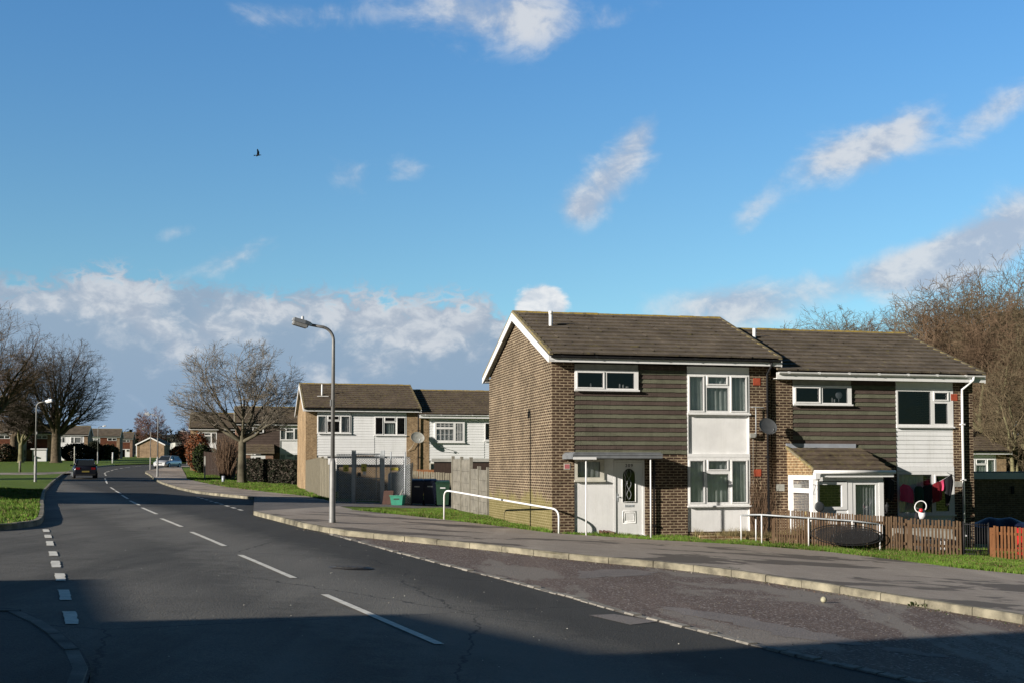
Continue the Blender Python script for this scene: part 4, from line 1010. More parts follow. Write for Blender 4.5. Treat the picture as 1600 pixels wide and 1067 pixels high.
outlying('lower two-storey flats joined to the verge flats, out of view', reach(31, 9.4, .15), 51.7, 59.5, reach(31, 9.4, .15) * -TE + 21 * TE + .2, 8, False, 'block of flats', 'block_of_flats')
outlying('tall brick house beyond the left verge, out of view', reach(37, 9.6, .9), 85.5, 91, 9.6)

# ------------------------------------------------------------------ street lamps
def street_lamp(label, base, h, ang, arm=.86, sc=1.0):
    g = G(*base); t = empty('street_lamp', (base[0], base[1], g), ang, label, 'street lamp', 'street lamps along the road')
    mb = MB(); mb.tube([(0, 0, -.2), (0, 0, .1), (0, 0, .11), (0, 0, 1.55), (0, 0, 1.68)], [.09, .09, .082, .08, .056], 16)
    k = h - .25; pts = [(0, 0, 1.66), (0, 0, k - .35)]
    for q in range(1, 8): a = PI / 2 * q / 7 * .88; pts.append((.34 * (1 - math.cos(a)), 0, k - .35 + .34 * math.sin(a)))
    pts.append((.62, 0, pts[-1][2] + .045)); mb.tube(pts, [.055, .043] + [.04] * 7 + [.036], 12)
    mb.box(.015, .075, -.03, .03, 3.05, 3.22); mb.box(-.05, .05, -.1, -.08, .5, 1.1)
    T_ = mb.build('column', 'lamp', t)
    ex, ez = pts[-1][0], pts[-1][2]
    T = Matrix.Translation((ex - .04, 0, ez)) @ Matrix.Rotation(R(-14), 4, 'Y')
    mb = MB()
    def sec(x, w, z0, z1): return [T @ Vector(p) for p in ((x, -w, z0), (x, w, z0), (x, w * .8, z1), (x, -w * .8, z1))]
    S = [sec(0, .035, -.03, .03), sec(.07, .08, -.04, .05), sec(.2, .10, -.045, .06), sec(.5, .10, -.045, .05), sec(.53, .085, -.03, .03)]
    n = mb.add([p for s_ in S for p in s_])
    for i in range(4):
        for q in range(4): mb.face((n + i * 4 + q, n + i * 4 + (q + 1) % 4, n + i * 4 + 4 + (q + 1) % 4, n + i * 4 + 4 + q), 0)
    mb.face((n, n + 3, n + 2, n + 1)); mb.face((n + 16, n + 17, n + 18, n + 19))
    hd = mb.build('lantern', 'lantern', t, fix=True)
    mb = MB(); S = [sec(.10, .075, -.11, -.046), sec(.13, .09, -.135, -.046), sec(.48, .09, -.135, -.046), sec(.51, .075, -.11, -.046)]
    n = mb.add([p for s_ in S for p in s_])
    for i in range(3):
        for q in range(4): mb.face((n + i * 4 + q, n + i * 4 + (q + 1) % 4, n + i * 4 + 4 + (q + 1) % 4, n + i * 4 + 4 + q), 0)
    mb.face((n, n + 3, n + 2, n + 1)); mb.face((n + 12, n + 13, n + 14, n + 15))
    mb.build('diffuser', 'diffuser', hd, fix=True)
    mb = MB(); mb.lathe([(.04, 0), (.042, .05), (.035, .085), (.015, .1), (0, .102)], 12, T @ Vector((.27, 0, .055)), 0); mb.build('photocell', 'clearlens', hd)
    return t
LB = (xat(520, 31.9), 31.9)
L0 = street_lamp('tall grey street lamp on the near pavement, arm reaching left over the road', LB, 5.37, math.atan2(-.406, -.914))
b = at(55, 752); dup(L0, (b[0], b[1], G(*b)), R(-8), 'street lamp on the left grass verge, arm reaching right', sc=.95)
b = at(246, 744); dup(L0, (b[0], b[1], G(*b)), PI, 'street lamp at the kerb beyond the alley, left of the silver car', sc=.95)
b = (-37.0, 124.5); dup(L0, (b[0], b[1], G(*b)), PI + .5, 'smaller far street lamp in front of the bungalow gable', sc=.8)
for (pxx, Y, top, lab, a) in ((262, 190, 681, 'tiny street lamp right of the bungalow, behind the silver car', PI), (293, 170, 671, 'far street lamp between the white truck and the red bush', PI), (153, 175, 663, 'far thin street lamp right of the dark car', 0)):
    X = xat(pxx, Y); g = G(X, Y); h = zat(top, Y) - g; dup(L0, (X, Y, g), a, lab, sc=h / 5.37)

# ------------------------------------------------------------------ handrail and barrier
def on(p, h=0): return Vector((p[0], p[1], G(*p) + h))
a = on(at(694, 811)); b = on((xat(873, 32.9), 32.9)); d = (b - a).normalized()
ta = zat(765, a.y + 0); tb = zat(795.5, b.y)
pts = [a + Vector((0, 0, -.1)), Vector((a.x, a.y, ta - .22))]
u = Vector((b.x - a.x, b.y - a.y, tb - ta)).normalized()
A = Vector((a.x, a.y, ta)); B = Vector((b.x, b.y, tb))
for q in range(1, 6): t = q / 6; pts.append((1 - t) ** 2 * Vector((a.x, a.y, ta - .22)) + 2 * t * (1 - t) * A + t * t * (A + u * .3))
for q in range(0, 7): pts.append(A + u * .3 + (B - u * .3 - A - u * .3) * q / 6)
for q in range(1, 6): t = q / 6; pts.append((1 - t) ** 2 * (B - u * .3) + 2 * t * (1 - t) * B + t * t * Vector((b.x, b.y, tb - .22)))
pts += [Vector((b.x, b.y, tb - .22)), b + Vector((0, 0, -.1))]
rt = empty('handrail', (a.x, a.y, a.z), 0, 'white painted tubular handrail with bent ends beside the brown gable', 'handrail')
mb = MB(); mb.tube([p - a for p in pts], .027, 12); mb.build('rail', 'pvc', rt)
# concrete stub beside the gable
m_ = at(833, 823); mb = MB(); mb.box(-.05, .05, -.04, .04, -.1, .85); mb.box(-.047, .047, -.037, .037, .85, .87); o = mb.build('concrete_stub_post', 'concrete', loc=(m_[0] + .03, m_[1] + .55, G(*m_))); tag(o, 'thin concrete stub post against the brown gable, below the handrail', 'post')

bt = empty('metal_barrier', (*at(1157, 847), G(*at(1157, 847))), 0, 'low silver frame on thin white legs in front of the picket fence and flower bed', 'barrier')
def rel(v, root): return Vector(v) - Vector(root.location)
P0 = Vector((xat(1157, 33.6), 33.6, zat(804.5, 33.6))); P1 = Vector((xat(1189, 32.9), 32.9, zat(803.5, 32.9))); P2 = Vector((xat(1262, 32.75), 32.75, zat(808.5, 32.75))); P3_ = Vector((xat(1330, 32.5), 32.5, zat(813, 32.5))); P4_ = Vector((xat(1373, 32.35), 32.35, zat(818, 32.35)))
P5 = Vector((xat(1180, 33.6), 33.6, zat(805.5, 33.6)))
mb = MB(); mb.tube([rel(p, bt) for p in (P0, P0 + (P1 - P0) * .5 + Vector((0, 0, .008)), P1, P2, P3_, P4_)], .022, 8); mb.tube([rel(p, bt) for p in (P0, P5, P2 + Vector((-.2, .18, 0)), P3_ + Vector((0, .15, 0)), P4_)], .018, 8)
mb.build('top_rail', 'galv', bt)
mb = MB()
n = mb.add([rel(p, bt) + Vector((0, 0, -.012)) for p in (P0, P1, P2, P3_, P3_ + Vector((0, .14, 0)), P2 + Vector((-.2, .17, 0)), P5)]); mb.face([n + k for k in range(7)]); mb.build('black_webbing', 'black', bt)
for p in (P0, P5, P1, P2, P3_, Vector((xat(1347, 32.55), 32.55, P3_.z - .02)), P4_):
    mb = MB(); q = rel(p, bt); mb.tube([q, Vector((q.x, q.y, G(p.x, p.y) - bt.location.z - .02))], .02, 8); mb.build('leg', 'pvc', bt)

# ------------------------------------------------------------------ picket fences, gate
def pickets(name, label, p0, p1, h, pitch, w, mat, posts=2.0, cat='fence', ztop=None, lean=.012, seed=1, group=None, skip=()):
    rnd = random.Random(seed); L = math.hypot(p1[0] - p0[0], p1[1] - p0[1]); ang = math.atan2(p1[1] - p0[1], p1[0] - p0[0])
    g0 = G(*p0); t = empty(name, (p0[0], p0[1], g0), ang, label, cat, group)
    def gl(x): f = x / L; return G(p0[0] + (p1[0] - p0[0]) * f, p0[1] + (p1[1] - p0[1]) * f) - g0
    mb = MB(); n = int(L / pitch)
    for i in range(n):
        x = pitch * (i + .5); hh = h + rnd.uniform(-.012, .012); l = rnd.uniform(-lean, lean); zz = gl(x)
        if any(a < x < b for a, b in skip): continue
        a, b = x - w / 2, x + w / 2; y = rnd.uniform(-.003, .003)
        mb.hexa([(a, y - .02, zz + .02), (b, y - .02, zz + .02), (b, y, zz + .02), (a, y, zz + .02), (a + l, y - .02, zz + hh), (b + l, y - .02, zz + hh), (b + l, y, zz + hh), (a + l, y, zz + hh)])
    mb.build('pickets', mat, t)
    mb = MB()
    for z in (.22, h - .22): 
        z0, z1 = gl(0) + z, gl(L) + z; mb.hexa([(0, .004, z0), (L, .004, z1), (L, .04, z1), (0, .04, z0), (0, .004, z0 + .07), (L, .004, z1 + .07), (L, .04, z1 + .07), (0, .04, z0 + .07)])
    mb.build('rail', mat, t)
    k = max(1, round(L / posts))
    for i in range(k + 1):
        x = L * i / k; mb = MB(); mb.box(x - .04, x + .04, .042, .12, gl(x) - .2, gl(x) + h - .05); mb.build('post', mat, t)
    return t
FA = (xat(1207, 33.0), 33.0); FB = (xat(1413, 32.35), 32.35); FC = (xat(1419, 32.2), 32.2); FD = (xat(1501, 31.95), 31.95); FE = (xat(1548, 31.85), 31.85); FF = (FE[0] + 4.6, 31.55)
pickets('picket_fence', 'weathered brown picket fence behind the silver frame, below the porch windows', FA, FB, .95, .066, .042, 'fence_brown', 1.9, seed=4)
pickets('picket_fence', 'dark brown picket fence section left of the black metal gate', FC, FD, .93, .088, .048, 'fence_brown', 1.4, seed=5, group=None)
pickets('picket_fence', 'reddish brown picket fence at the right edge, right of the black gate', FE, FF, .86, .092, .05, 'fence_red', 1.9, seed=6)
t = empty('metal_gate', (FD[0] + .04, FD[1], G(*FD)), 0, 'black railed metal gate between the brown and reddish fences', 'gate')
W_ = FE[0] - FD[0] - .1; mb = MB()
for i in range(10): x = .03 + (W_ - .06) * i / 9; mb.tube([(x, 0, .05 - .055 * x), (x, 0, .9 - .055 * x)], .009, 6)
mb.build('bars', 'black', t)
mb = MB()
for z in (.09, .2, .86): mb.tube([(0, 0, z), (W_, 0, z - .055 * W_)], .014, 6)
for x in (0, W_): mb.tube([(x, 0, 0), (x, 0, .93 - .055 * x)], .02, 8)
mb.build('frame', 'black', t)
# black mesh oval standing in for the oval shadow on the fence
t = empty('shadow_oval', (xat(1320, 32.35), 32.35, zat(835, 32.35)), 0, 'oval shadow on the picket fence, modelled as a black mesh, under the silver frame', 'modelled shadow')
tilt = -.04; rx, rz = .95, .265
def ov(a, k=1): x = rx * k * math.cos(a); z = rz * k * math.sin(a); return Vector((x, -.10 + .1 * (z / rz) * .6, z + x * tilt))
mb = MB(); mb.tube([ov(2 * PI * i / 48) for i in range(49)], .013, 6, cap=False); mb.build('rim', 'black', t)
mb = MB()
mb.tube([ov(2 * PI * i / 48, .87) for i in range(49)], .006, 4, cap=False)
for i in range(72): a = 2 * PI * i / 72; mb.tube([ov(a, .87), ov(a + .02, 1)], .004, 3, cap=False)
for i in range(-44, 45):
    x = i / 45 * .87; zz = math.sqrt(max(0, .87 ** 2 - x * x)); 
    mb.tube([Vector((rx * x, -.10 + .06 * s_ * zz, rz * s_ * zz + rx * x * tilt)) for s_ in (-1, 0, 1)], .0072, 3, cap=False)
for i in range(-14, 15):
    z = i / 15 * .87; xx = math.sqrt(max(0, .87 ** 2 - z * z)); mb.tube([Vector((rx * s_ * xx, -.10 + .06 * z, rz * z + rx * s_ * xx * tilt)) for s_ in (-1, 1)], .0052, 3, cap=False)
mb.build('shadow_mesh', 'black', t)
# yellow and white posts by the fence
for (x, y, Y, mat, lab) in ((1257, 800, 33.15, 'yellowpost', 'thin pale yellow post rising just behind the picket fence'), (1291, 803, 33.15, 'cream', 'thin cream post behind the picket fence, left of the lean-to porch window')):
    X = xat(x, Y); g = G(X, Y); mb = MB(); mb.box(-.03, .03, -.02, .02, -.1, zat(y, Y) - g); mb.prism([(-.03, -.02, zat(y, Y) - g), (.03, -.02, zat(y, Y) - g), (0, -.02, zat(y, Y) - g + .04)], (0, .04, 0)); o = mb.build('stake', mat, loc=(X, Y, g)); tag(o, lab, 'post')
# flower bed with brick edging below house window
b0, b1 = loc(OA, 3.9, -.1), loc(OA, 6.6, -.1)
poly = [loc(OA, 3.95, -.03), loc(OA, 6.9, -.03), loc(OA, 6.9, -.9), loc(OA, 3.95, -.75)]
drape('flower_bed', poly, .03, 'soil', .5)
mb = MB()
for i in range(13):
    u = 4.0 + i * .228; p = loc(OA, u, -.78 - .02 * i / 3); q = loc(OA, u + .215, -.78 - .02 * i / 3)
    g = G(*p); dx, dy = q[0] - p[0], q[1] - p[1]
    for (za, zb) in ((-.05, .062), (.068, .13)):
        mb.hexa([(p[0], p[1], g + za), (q[0], q[1], g + za), (q[0] - dy * .45, q[1] + dx * .45, g + za), (p[0] - dy * .45, p[1] + dx * .45, g + za), (p[0], p[1], g + zb), (q[0], q[1], g + zb), (q[0] - dy * .45, q[1] + dx * .45, g + zb), (p[0] - dy * .45, p[1] + dx * .45, g + zb)])
o = mb.build('brick_edging', 'brick_porch'); tag(o, 'low two-course brick edging in front of the flower bed', 'brick edging')
q = loc(OA, 7.3, -1.2)
g = G(*q); mb = MB(); mb.box(-.25, .25, -.12, .12, -.05, .22); mb.box(-.22, .22, -.09, .09, .22, .235, 1); o = mb.build('planter_trough', ['brick_porch', 'soil'], loc=(q[0] - .35, q[1], g)); tag(o, 'small brown planter trough at the end of the flower bed, left of the picket fence', 'planter')

# ------------------------------------------------------------------ garden of the porch house
WLa = Vector((*loc(OB, 3.2, -.55), 0)); WLb = Vector((*loc(OB, 5.5, -.35), 0)); za, zb = zat(741, WLa.y), zat(741, WLb.y)
wt = empty('washing_line', (WLa.x, WLa.y, gB), 0, 'sagging washing line strung across the ground-floor window of the porch house', 'washing line')
def lp(t): p = WLa + (WLb - WLa) * t; return Vector((p.x, p.y, za + (zb - za) * t - .34 * 4 * t * (1 - t)))
mb = MB(); mb.tube([lp(i / 20) - Vector(wt.location) for i in range(21)], .006, 4); mb.build('cord', 'cl_white', wt)
for t_ in (0, 1):
    mb = MB(); p = lp(t_) - Vector(wt.location); mb.tube([p, p + Vector((0, .5 if t_ == 0 else .3, .06))], .01, 5); mb.build('wall_hook', 'dgrey', wt)
def garment(name, label, t0, t1, outline, mat, depth=.04, seed=0, cat='garment'):
    """outline in unit space hung from the line between t0 and t1; v down in metres"""
    rnd = random.Random(seed); a, b = lp(t0), lp(t1); O = (a + b) / 2; w = (b - a).length
    ux = Vector((b.x - a.x, b.y - a.y, b.z - a.z)).normalized(); mb = MB(); N = 16; Mv = 14
    H_ = max(p[1] for p in outline)
    ph = rnd.uniform(0, 6)
    def row(v):  # left/right extents at depth v
        l = [None, None]
        for k in range(2):
            pts = [(p[1], p[0]) for p in outline if (p[0] <= .5) == (k == 0)]; pts.sort()
            for (v0, x0), (v1, x1) in zip(pts[:-1], pts[1:]):
                if v0 <= v <= v1 + 1e-6: l[k] = x0 + (x1 - x0) * (v - v0) / max(1e-6, v1 - v0)
            if l[k] is None: l[k] = pts[0][1] if v < pts[0][0] else pts[-1][1]
        return l
    for side in (1, -1):
        def fn(u, v):
            l, r = row(v * H_); x = (l + (r - l) * u - .5) * w
            fold = math.sin(u * 9 + ph + v * 2) * .022 + math.sin(u * 21 + ph) * .008
            thick = depth * .5 * math.sin(PI * min(1, max(0, u))) * (.4 + v)
            p = (a + b) / 2 + ux * x; 
            if v == 0: p = Vector((p.x, p.y, p.z))
            return (p - O + Vector((0.02 * math.sin(v * 3), -thick * side + fold * v - .0, -v * H_)))
        mb.grid(fn, N, Mv)
    o = mb.build(name, mat, loc=O); return tag(o, label, cat, 'washing on the line')
garment('trousers', 'black garment at the left end of the washing line', .0, .14, [(0, 0), (1, 0), (0.05, .3), (1, .3), (.15, .62), (.85, .62)], 'cl_black', seed=1)
garment('hung_top', 'bright pink top hanging second from the left on the washing line', .23, .42, [(.25, 0), (.75, 0), (-.02, .12), (1.02, .12), (0, .5), (1.05, .5)], 'cl_pink', .09, seed=2)
garment('hung_top', 'dark green top in the middle of the washing line', .44, .58, [(.2, 0), (.8, 0), (0, .1), (1, .1), (.05, .48), (1, .48)], 'cl_green', .08, seed=3)
garment('dark_trousers', 'long black garment hanging right of the dark green top', .56, .74, [(.1, 0), (.9, 0), (0, .15), (1, .15), (0, .72), (.6, .66)], 'cl_black', .06, seed=4)
garment('hung_top', 'dark red top right of the centre of the washing line', .70, .86, [(.2, 0), (.8, 0), (0, .08), (1, .08), (.05, .56), (1, .56)], 'cl_red', .08, seed=5)
garment('pink_scarf', 'small pink and red cloth on the washing line beside the last black garment', .84, .90, [(0, 0), (1, 0), (0, .28), (1, .3)], 'cl_pink', .05, seed=6)
garment('black_coat', 'long black garment at the right end of the washing line', .89, 1.03, [(.2, 0), (.9, -.0), (0, .2), (1, .25), (.1, .78), (.55, .82)], 'cl_black', .09, seed=7)
# hoop toy standing above the fence
X, Y = xat(1437, 32.7), 32.7; g = G(X, Y); t = empty('hoop_toy', (X, Y, g), 0, 'white hoop with small red and white toy, poking above the dark picket fence', 'toy')
zc = zat(791, Y) - g; zb_ = zat(812, Y) - g
mb = MB(); mb.tube([Vector((.155 * math.cos(a) , .04 * math.sin(a), zc + .15 * math.sin(a) + .03 * math.cos(a))) for a in [2 * PI * i / 28 for i in range(29)]], .015, 8, cap=False); mb.build('hoop', 'cl_white', t)
mb = MB(); mb.tube([(0, 0, 0), (0, 0, zb_ - .1)], .02, 6); mb.tube([(-.13, 0, zc - .03), (.12, 0, zc - .08)], .01, 5); mb.build('stand', 'dgrey', t)
mb = MB(); mb.lathe([(0, -.16), (.07, -.15), (.11, -.06), (.1, .03), (.05, .1), (0, .12)], 12, (0.03, 0, zc - .18)); mb.build('body', 'cl_white', t)
mb = MB(); mb.lathe([(0, -.05), (.05, -.04), (.06, .0), (.04, .05), (0, .06)], 10, (-.02, -.09, zc - .1)); mb.build('red_panel', 'red', t)
mb = MB(); mb.lathe([(0, -.1), (.05, -.08), (.06, .0), (.04, .08), (0, .1)], 10, (-.11, 0, zc - .25)); mb.build('seat', 'cl_black', t)
# crates and bits seen through the fence
X, Y = xat(1462, 33.1), 33.1; g = G(X, Y); mb = MB(); mb.box(-.22, .22, -.14, .14, .12, .36); mb.box(-.24, .24, -.16, .16, .36, .38); o = mb.build('white_trough', 'cl_white', loc=(X, Y, g)); tag(o, 'white trough showing through the gaps of the dark picket fence', 'trough')
X, Y = xat(1448, 33.9), 33.9; g = G(X, Y); mb = MB(); mb.box(-.95, .7, -.2, .2, 0, .62); mb.box(-.97, .72, -.22, .22, .62, .65); o = mb.build('grey_bench', 'grime', loc=(X, Y, g)); tag(o, 'pale grey boxed bench under the laundry window, seen over the fence', 'bench')
X, Y = xat(1598, 33.2), 33.2; g = G(X, Y); mb = MB(); mb.box(-.2, .35, -.15, .15, .35, .82); mb.box(-.2, .35, -.16, .16, .1, .3); mb.tube([(-.1, 0, 0), (-.1, 0, .4)], .03, 6); mb.tube([(.25, 0, 0), (.25, 0, .4)], .03, 6); o = mb.build('toddler_swing', 'red', loc=(X, Y, g)); tag(o, 'bright red plastic toddler seat behind the reddish fence at the right edge', 'play seat')
X, Y = xat(1560, 38), 38; g = G(X, Y) + .2; mb = MB(); mb.grid(lambda u, v: (-1.2 + 2.4 * u, -.5 + v, .52 + .28 * math.sin(PI * u) * math.sin(PI * v) + .03 * math.sin(u * 22)), 24, 10); mb.box(-1.0, .95, -.42, .42, 0, .5); o = mb.build('covered_table', 'bin_blue', loc=(X, Y, g)); tag(o, 'low garden heap under a dark blue tarpaulin behind the black gate', 'tarpaulin heap')

# ------------------------------------------------------------------ fences round the alley
def boards(name, label, p0, p1, h0, h1, mat, cat='fence', pitch=.15, seed=1, capped=False, posts=2.0):
    rnd = random.Random(seed); L = math.hypot(p1[0] - p0[0], p1[1] - p0[1]); ang = math.atan2(p1[1] - p0[1], p1[0] - p0[0]); g0 = G(*p0)
    t = empty(name, (p0[0], p0[1], g0), ang, label, cat); mb = MB(); n = max(1, int(L / pitch))
    for i in range(n):
        f = (i + .5) / n; x = L * i / n; z = G(p0[0] + (p1[0] - p0[0]) * f, p0[1] + (p1[1] - p0[1]) * f) - g0; hh = h0 + (h1 - h0) * f + rnd.uniform(-.02, .02); y = -.02 * (i % 2)
        mb.box(x, x + L / n - .006, y - .02, y, z - .03, z + hh)
    mb.build('boards', mat, t); k = max(1, round(L / posts))
    for i in range(k + 1):
        x = L * i / k; f = i / k; z = G(p0[0] + (p1[0] - p0[0]) * f, p0[1] + (p1[1] - p0[1]) * f) - g0; mb = MB(); mb.box(x - .05, x + .05, .002, .1, z - .3, z + h0 + (h1 - h0) * f + .03); mb.build('post', mat, t)
    return t
c0 = (OC[0] + .05, OC[1] - .1); w1 = at(517, 777.5)
boards('board_fence', 'grey vertical board fence running from the yellow house corner toward the road', c0, (xat(503, 60), 60.0), 1.75, 1.9, 'fence_grey', seed=2)
boards('board_fence', 'short pale board fence end panel left of the mesh gate', (xat(502, 59.6), 59.6), (xat(519, 57.5), 57.5), 1.85, 1.75, 'fence_grey', seed=3, posts=3)
# mesh compound: post positions along a line at Y about 50.5
def mesh_panel(t, x0, x1, z0, z1, name='mesh', pitch=.1, r=.011):
    mb = MB(); 
    w, h = x1 - x0, z1 - z0; n = int((w + h) / pitch)
    for i in range(1, n):
        s_ = i * pitch
        for fl in (0, 1):
            xa, za_ = max(0, s_ - h), min(h, s_); xb, zb2 = min(w, s_), max(0, s_ - w)
            if fl: xa, xb = w - xa, w - xb
            mb.tube([(x0 + xa, .0 if fl else .012, z0 + za_), (x0 + xb, 0 if fl else .012, z0 + zb2)], r, 3, cap=False, sm=False)
    mb.tube([(x0, 0, z1), (x1, 0, z1)], .012, 5); mb.tube([(x0, 0, z0), (x1, 0, z0)], .01, 5)
    return mb.build(name, 'galv', t)
MY = 50.2; mx = [xat(p, MY) for p in (526, 553, 598, 628)]
g0 = G(mx[1], MY)
mt = empty('mesh_fence', (mx[0], MY, g0), 0, 'galvanised chain-link fence with grey posts and yellow signs, behind the lamp post', 'fence')
ztop = zat(709, MY) - g0; zb0 = -.02
mesh_panel(mt, 0, mx[1] - mx[0] - .07, zb0, ztop); mesh_panel(mt, mx[2] - mx[0] + .1, mx[3] - mx[0] + .35, zb0, ztop - .12)
for x, w in ((mx[1], .16), (mx[2], .16)): mb = MB(); mb.box(x - mx[0] - w / 2, x - mx[0] + w / 2, -.08, .08, -.1, zat(703, MY) - g0); mb.build('post', 'galv', mt)
for x in (xat(611, MY), xat(633, MY)): mb = MB(); mb.tube([(x - mx[0], 0, -.1), (x - mx[0], 0, ztop + .1)], .025, 8); mb.build('post', 'galv', mt)
def sign(root, x, z, w, h, mat2='yellow', tri=True):
    mb = MB(); mb.box(x - w / 2, x + w / 2, -.045, -.035, z - h / 2, z + h / 2); s_ = mb.build('warning_sign', mat2, root)
    if tri:
        mb = MB(); r = w * .22; n = mb.add([(x - r, -.048, z - r * .5), (x + r, -.048, z - r * .5), (x, -.048, z + r * 1.1)]); mb.face((n, n + 1, n + 2))
        for k in range(3): mb.box(x - w * .35, x + w * .35, -.047, -.046, z - h * .28 - k * h * .07, z - h * .25 - k * h * .07)
        mb.build('symbol', 'black', s_)
sign(mt, xat(541, MY) - mx[0], zat(730.5, MY) - g0, .22, .28)
mb = MB(); x = xat(612, MY) - mx[0]; mb.box(x - .02, x + .28, -.05, -.035, zat(734, MY) - g0, zat(730, MY) - g0); mb.build('warning_sign', 'yellow', mt)
gt = empty('mesh_gate', (mx[1] + .1, MY - .02, g0), 0, 'chain-link gate with a yellow warning sign between two thick grey posts', 'gate')
gw = mx[2] - mx[1] - .2; gh = zat(709, MY) - g0
mesh_panel(gt, .03, gw - .03, .1, gh)
mb = MB()
for z in (.08, 1.0, gh): mb.tube([(0, 0, z), (gw, 0, z)], .022, 6)
for x in (0, gw - .16, gw): mb.tube([(x, 0, .05), (x, 0, gh)], .022, 6)
for i in range(16): x = gw * (i + .5) / 16; mb.tube([(x, 0, gh), (x, 0, gh + .06)], .008, 4)
mb.build('frame', 'galv', gt)
mb = MB(); mb.box(.06, .2, -.04, .04, 1.08, 1.24); mb.build('lock_box', 'dgrey', gt)
sign(gt, xat(569, MY) - mx[1] - .1, zat(730, MY) - g0, .22, .32); sign(gt, xat(570, MY) - mx[1] - .1, zat(738.5, MY) - g0, .13, .14, 'cl_white', False)
# concrete end post, bins, fence behind bins
X = xat(637, 50.6); g = G(X, 50.6); mb = MB(); mb.hexa([(-.17, -.1, -.1), (.13, -.1, -.1), (.13, .3, -.1), (-.17, .3, -.1), (-.14, -.1, 1.6), (.2, -.1, 1.75), (.2, .3, 1.75), (-.14, .3, 1.6)]); o = mb.build('concrete_pier', 'concrete', loc=(X, 50.6, g)); tag(o, 'grey concrete pier between the mesh fence and the wheeled bins', 'pier')
X = xat(622, 52); g = G(X, 52); mb = MB(); mb.lathe([(0, 0), (.42, 0), (.42, 1.25), (.36, 1.32), (0, 1.33)], 16, (0, 0, 0)); o = mb.build('transformer_drum', 'grime', loc=(X, 52, g)); tag(o, 'grey cylindrical equipment behind the right-hand mesh panel', 'electrical equipment')
fa = (xat(640, 54), 54.0); fb = (xat(708, 53.5), 53.5)
pickets('slatted_fence', 'pale vertical slat fence behind the wheeled bins', fa, fb, zat(735, 54) - G(*fa), .11, .085, 'fence_grey', 1.2, seed=9)
def wheelie(label, px_, Y, mat, h=1.07, w=.58):
    X = xat(px_, Y); g = G(X, Y); t = empty('wheeled_bin', (X, Y, g), R(3), label, 'bin', 'wheeled bins in the alley')
    mb = MB(); a, b_ = w / 2 * .82, w / 2; mb.hexa([(-a, -.24, .06), (a, -.24, .06), (a, .22, .06), (-a, .22, .06), (-b_, -.34, h - .12), (b_, -.34, h - .12), (b_, .34, h - .08), (-b_, .34, h - .08)]); mb.box(-b_ - .02, b_ + .02, -.36, .36, h - .13, h - .09); mb.build('body', mat, t)
    mb = MB(); mb.hexa([(-b_ - .01, -.39, h - .085), (b_ + .01, -.39, h - .085), (b_ + .01, .36, h - .05), (-b_ - .01, .36, h - .05), (-b_ + .03, -.3, h - .03), (b_ - .03, -.3, h - .03), (b_ - .03, .3, h + .02), (-b_ + .03, .3, h + .02)]); mb.build('lid', mat, t)
    for s_ in (-1, 1): mb = MB(); mb.tube([(s_ * (b_ - .08), .26, .1), (s_ * (b_ - .02), .26, .1)], .1, 12); mb.build('wheel', 'tyre', t)
    mb = MB(); mb.tube([(-b_ + .06, .4, h - .05), (b_ - .06, .4, h - .05)], .015, 6); mb.build('handle', mat, t)
    mb = MB(); mb.box(-.11, .11, -.335, -.327, h - .33, h - .28); mb.build('sticker', 'cl_white', t)
wheelie('dark blue wheeled bin nearest the concrete pier', 652, 51.2, 'bin_blue'); wheelie('dark blue wheeled bin in the middle of the three bins', 672, 51.4, 'bin_blue', 1.1); wheelie('dark green wheeled bin nearest the concrete fence', 692, 51.2, 'bin_green')
X, Y = xat(622, 49.5), 49.5; g = G(X, Y); t = empty('recycling_crate', (X, Y, g), R(-12), 'green plastic recycling crate on the alley beside the concrete pier', 'crate')
mb = MB(); mb.hexa([(-.22, -.17, 0), (.22, -.17, 0), (.22, .17, 0), (-.22, .17, 0), (-.27, -.21, .36), (.27, -.21, .36), (.27, .21, .36), (-.27, .21, .36)]); mb.box(-.29, .29, -.23, .23, .36, .395); mb.build('body', 'boxgreen', t); mb = MB(); mb.box(-.12, .12, -.2, -.19, .22, .3); mb.build('handle_slot', 'black', t)
mb = MB(); mb.tube([(.05, 0, .3), (.2, .05, .62)], .03, 6); mb.build('bottle', 'grime', t)
X, Y = xat(607, 50), 49.7; g = G(X, Y); mb = MB(); mb.hexa([(-.2, -.16, 0), (.2, -.16, 0), (.2, .16, 0), (-.2, .16, 0), (-.13, -.16, .56), (.26, -.16, .56), (.26, .16, .56), (-.13, .16, .56)]); mb.box(-.13, .26, -.165, -.161, .5, .54); o = mb.build('brown_box', 'boxbrown', loc=(X, Y, g)); tag(o, 'brown box leaning left of the green crate by the mesh gate', 'box')
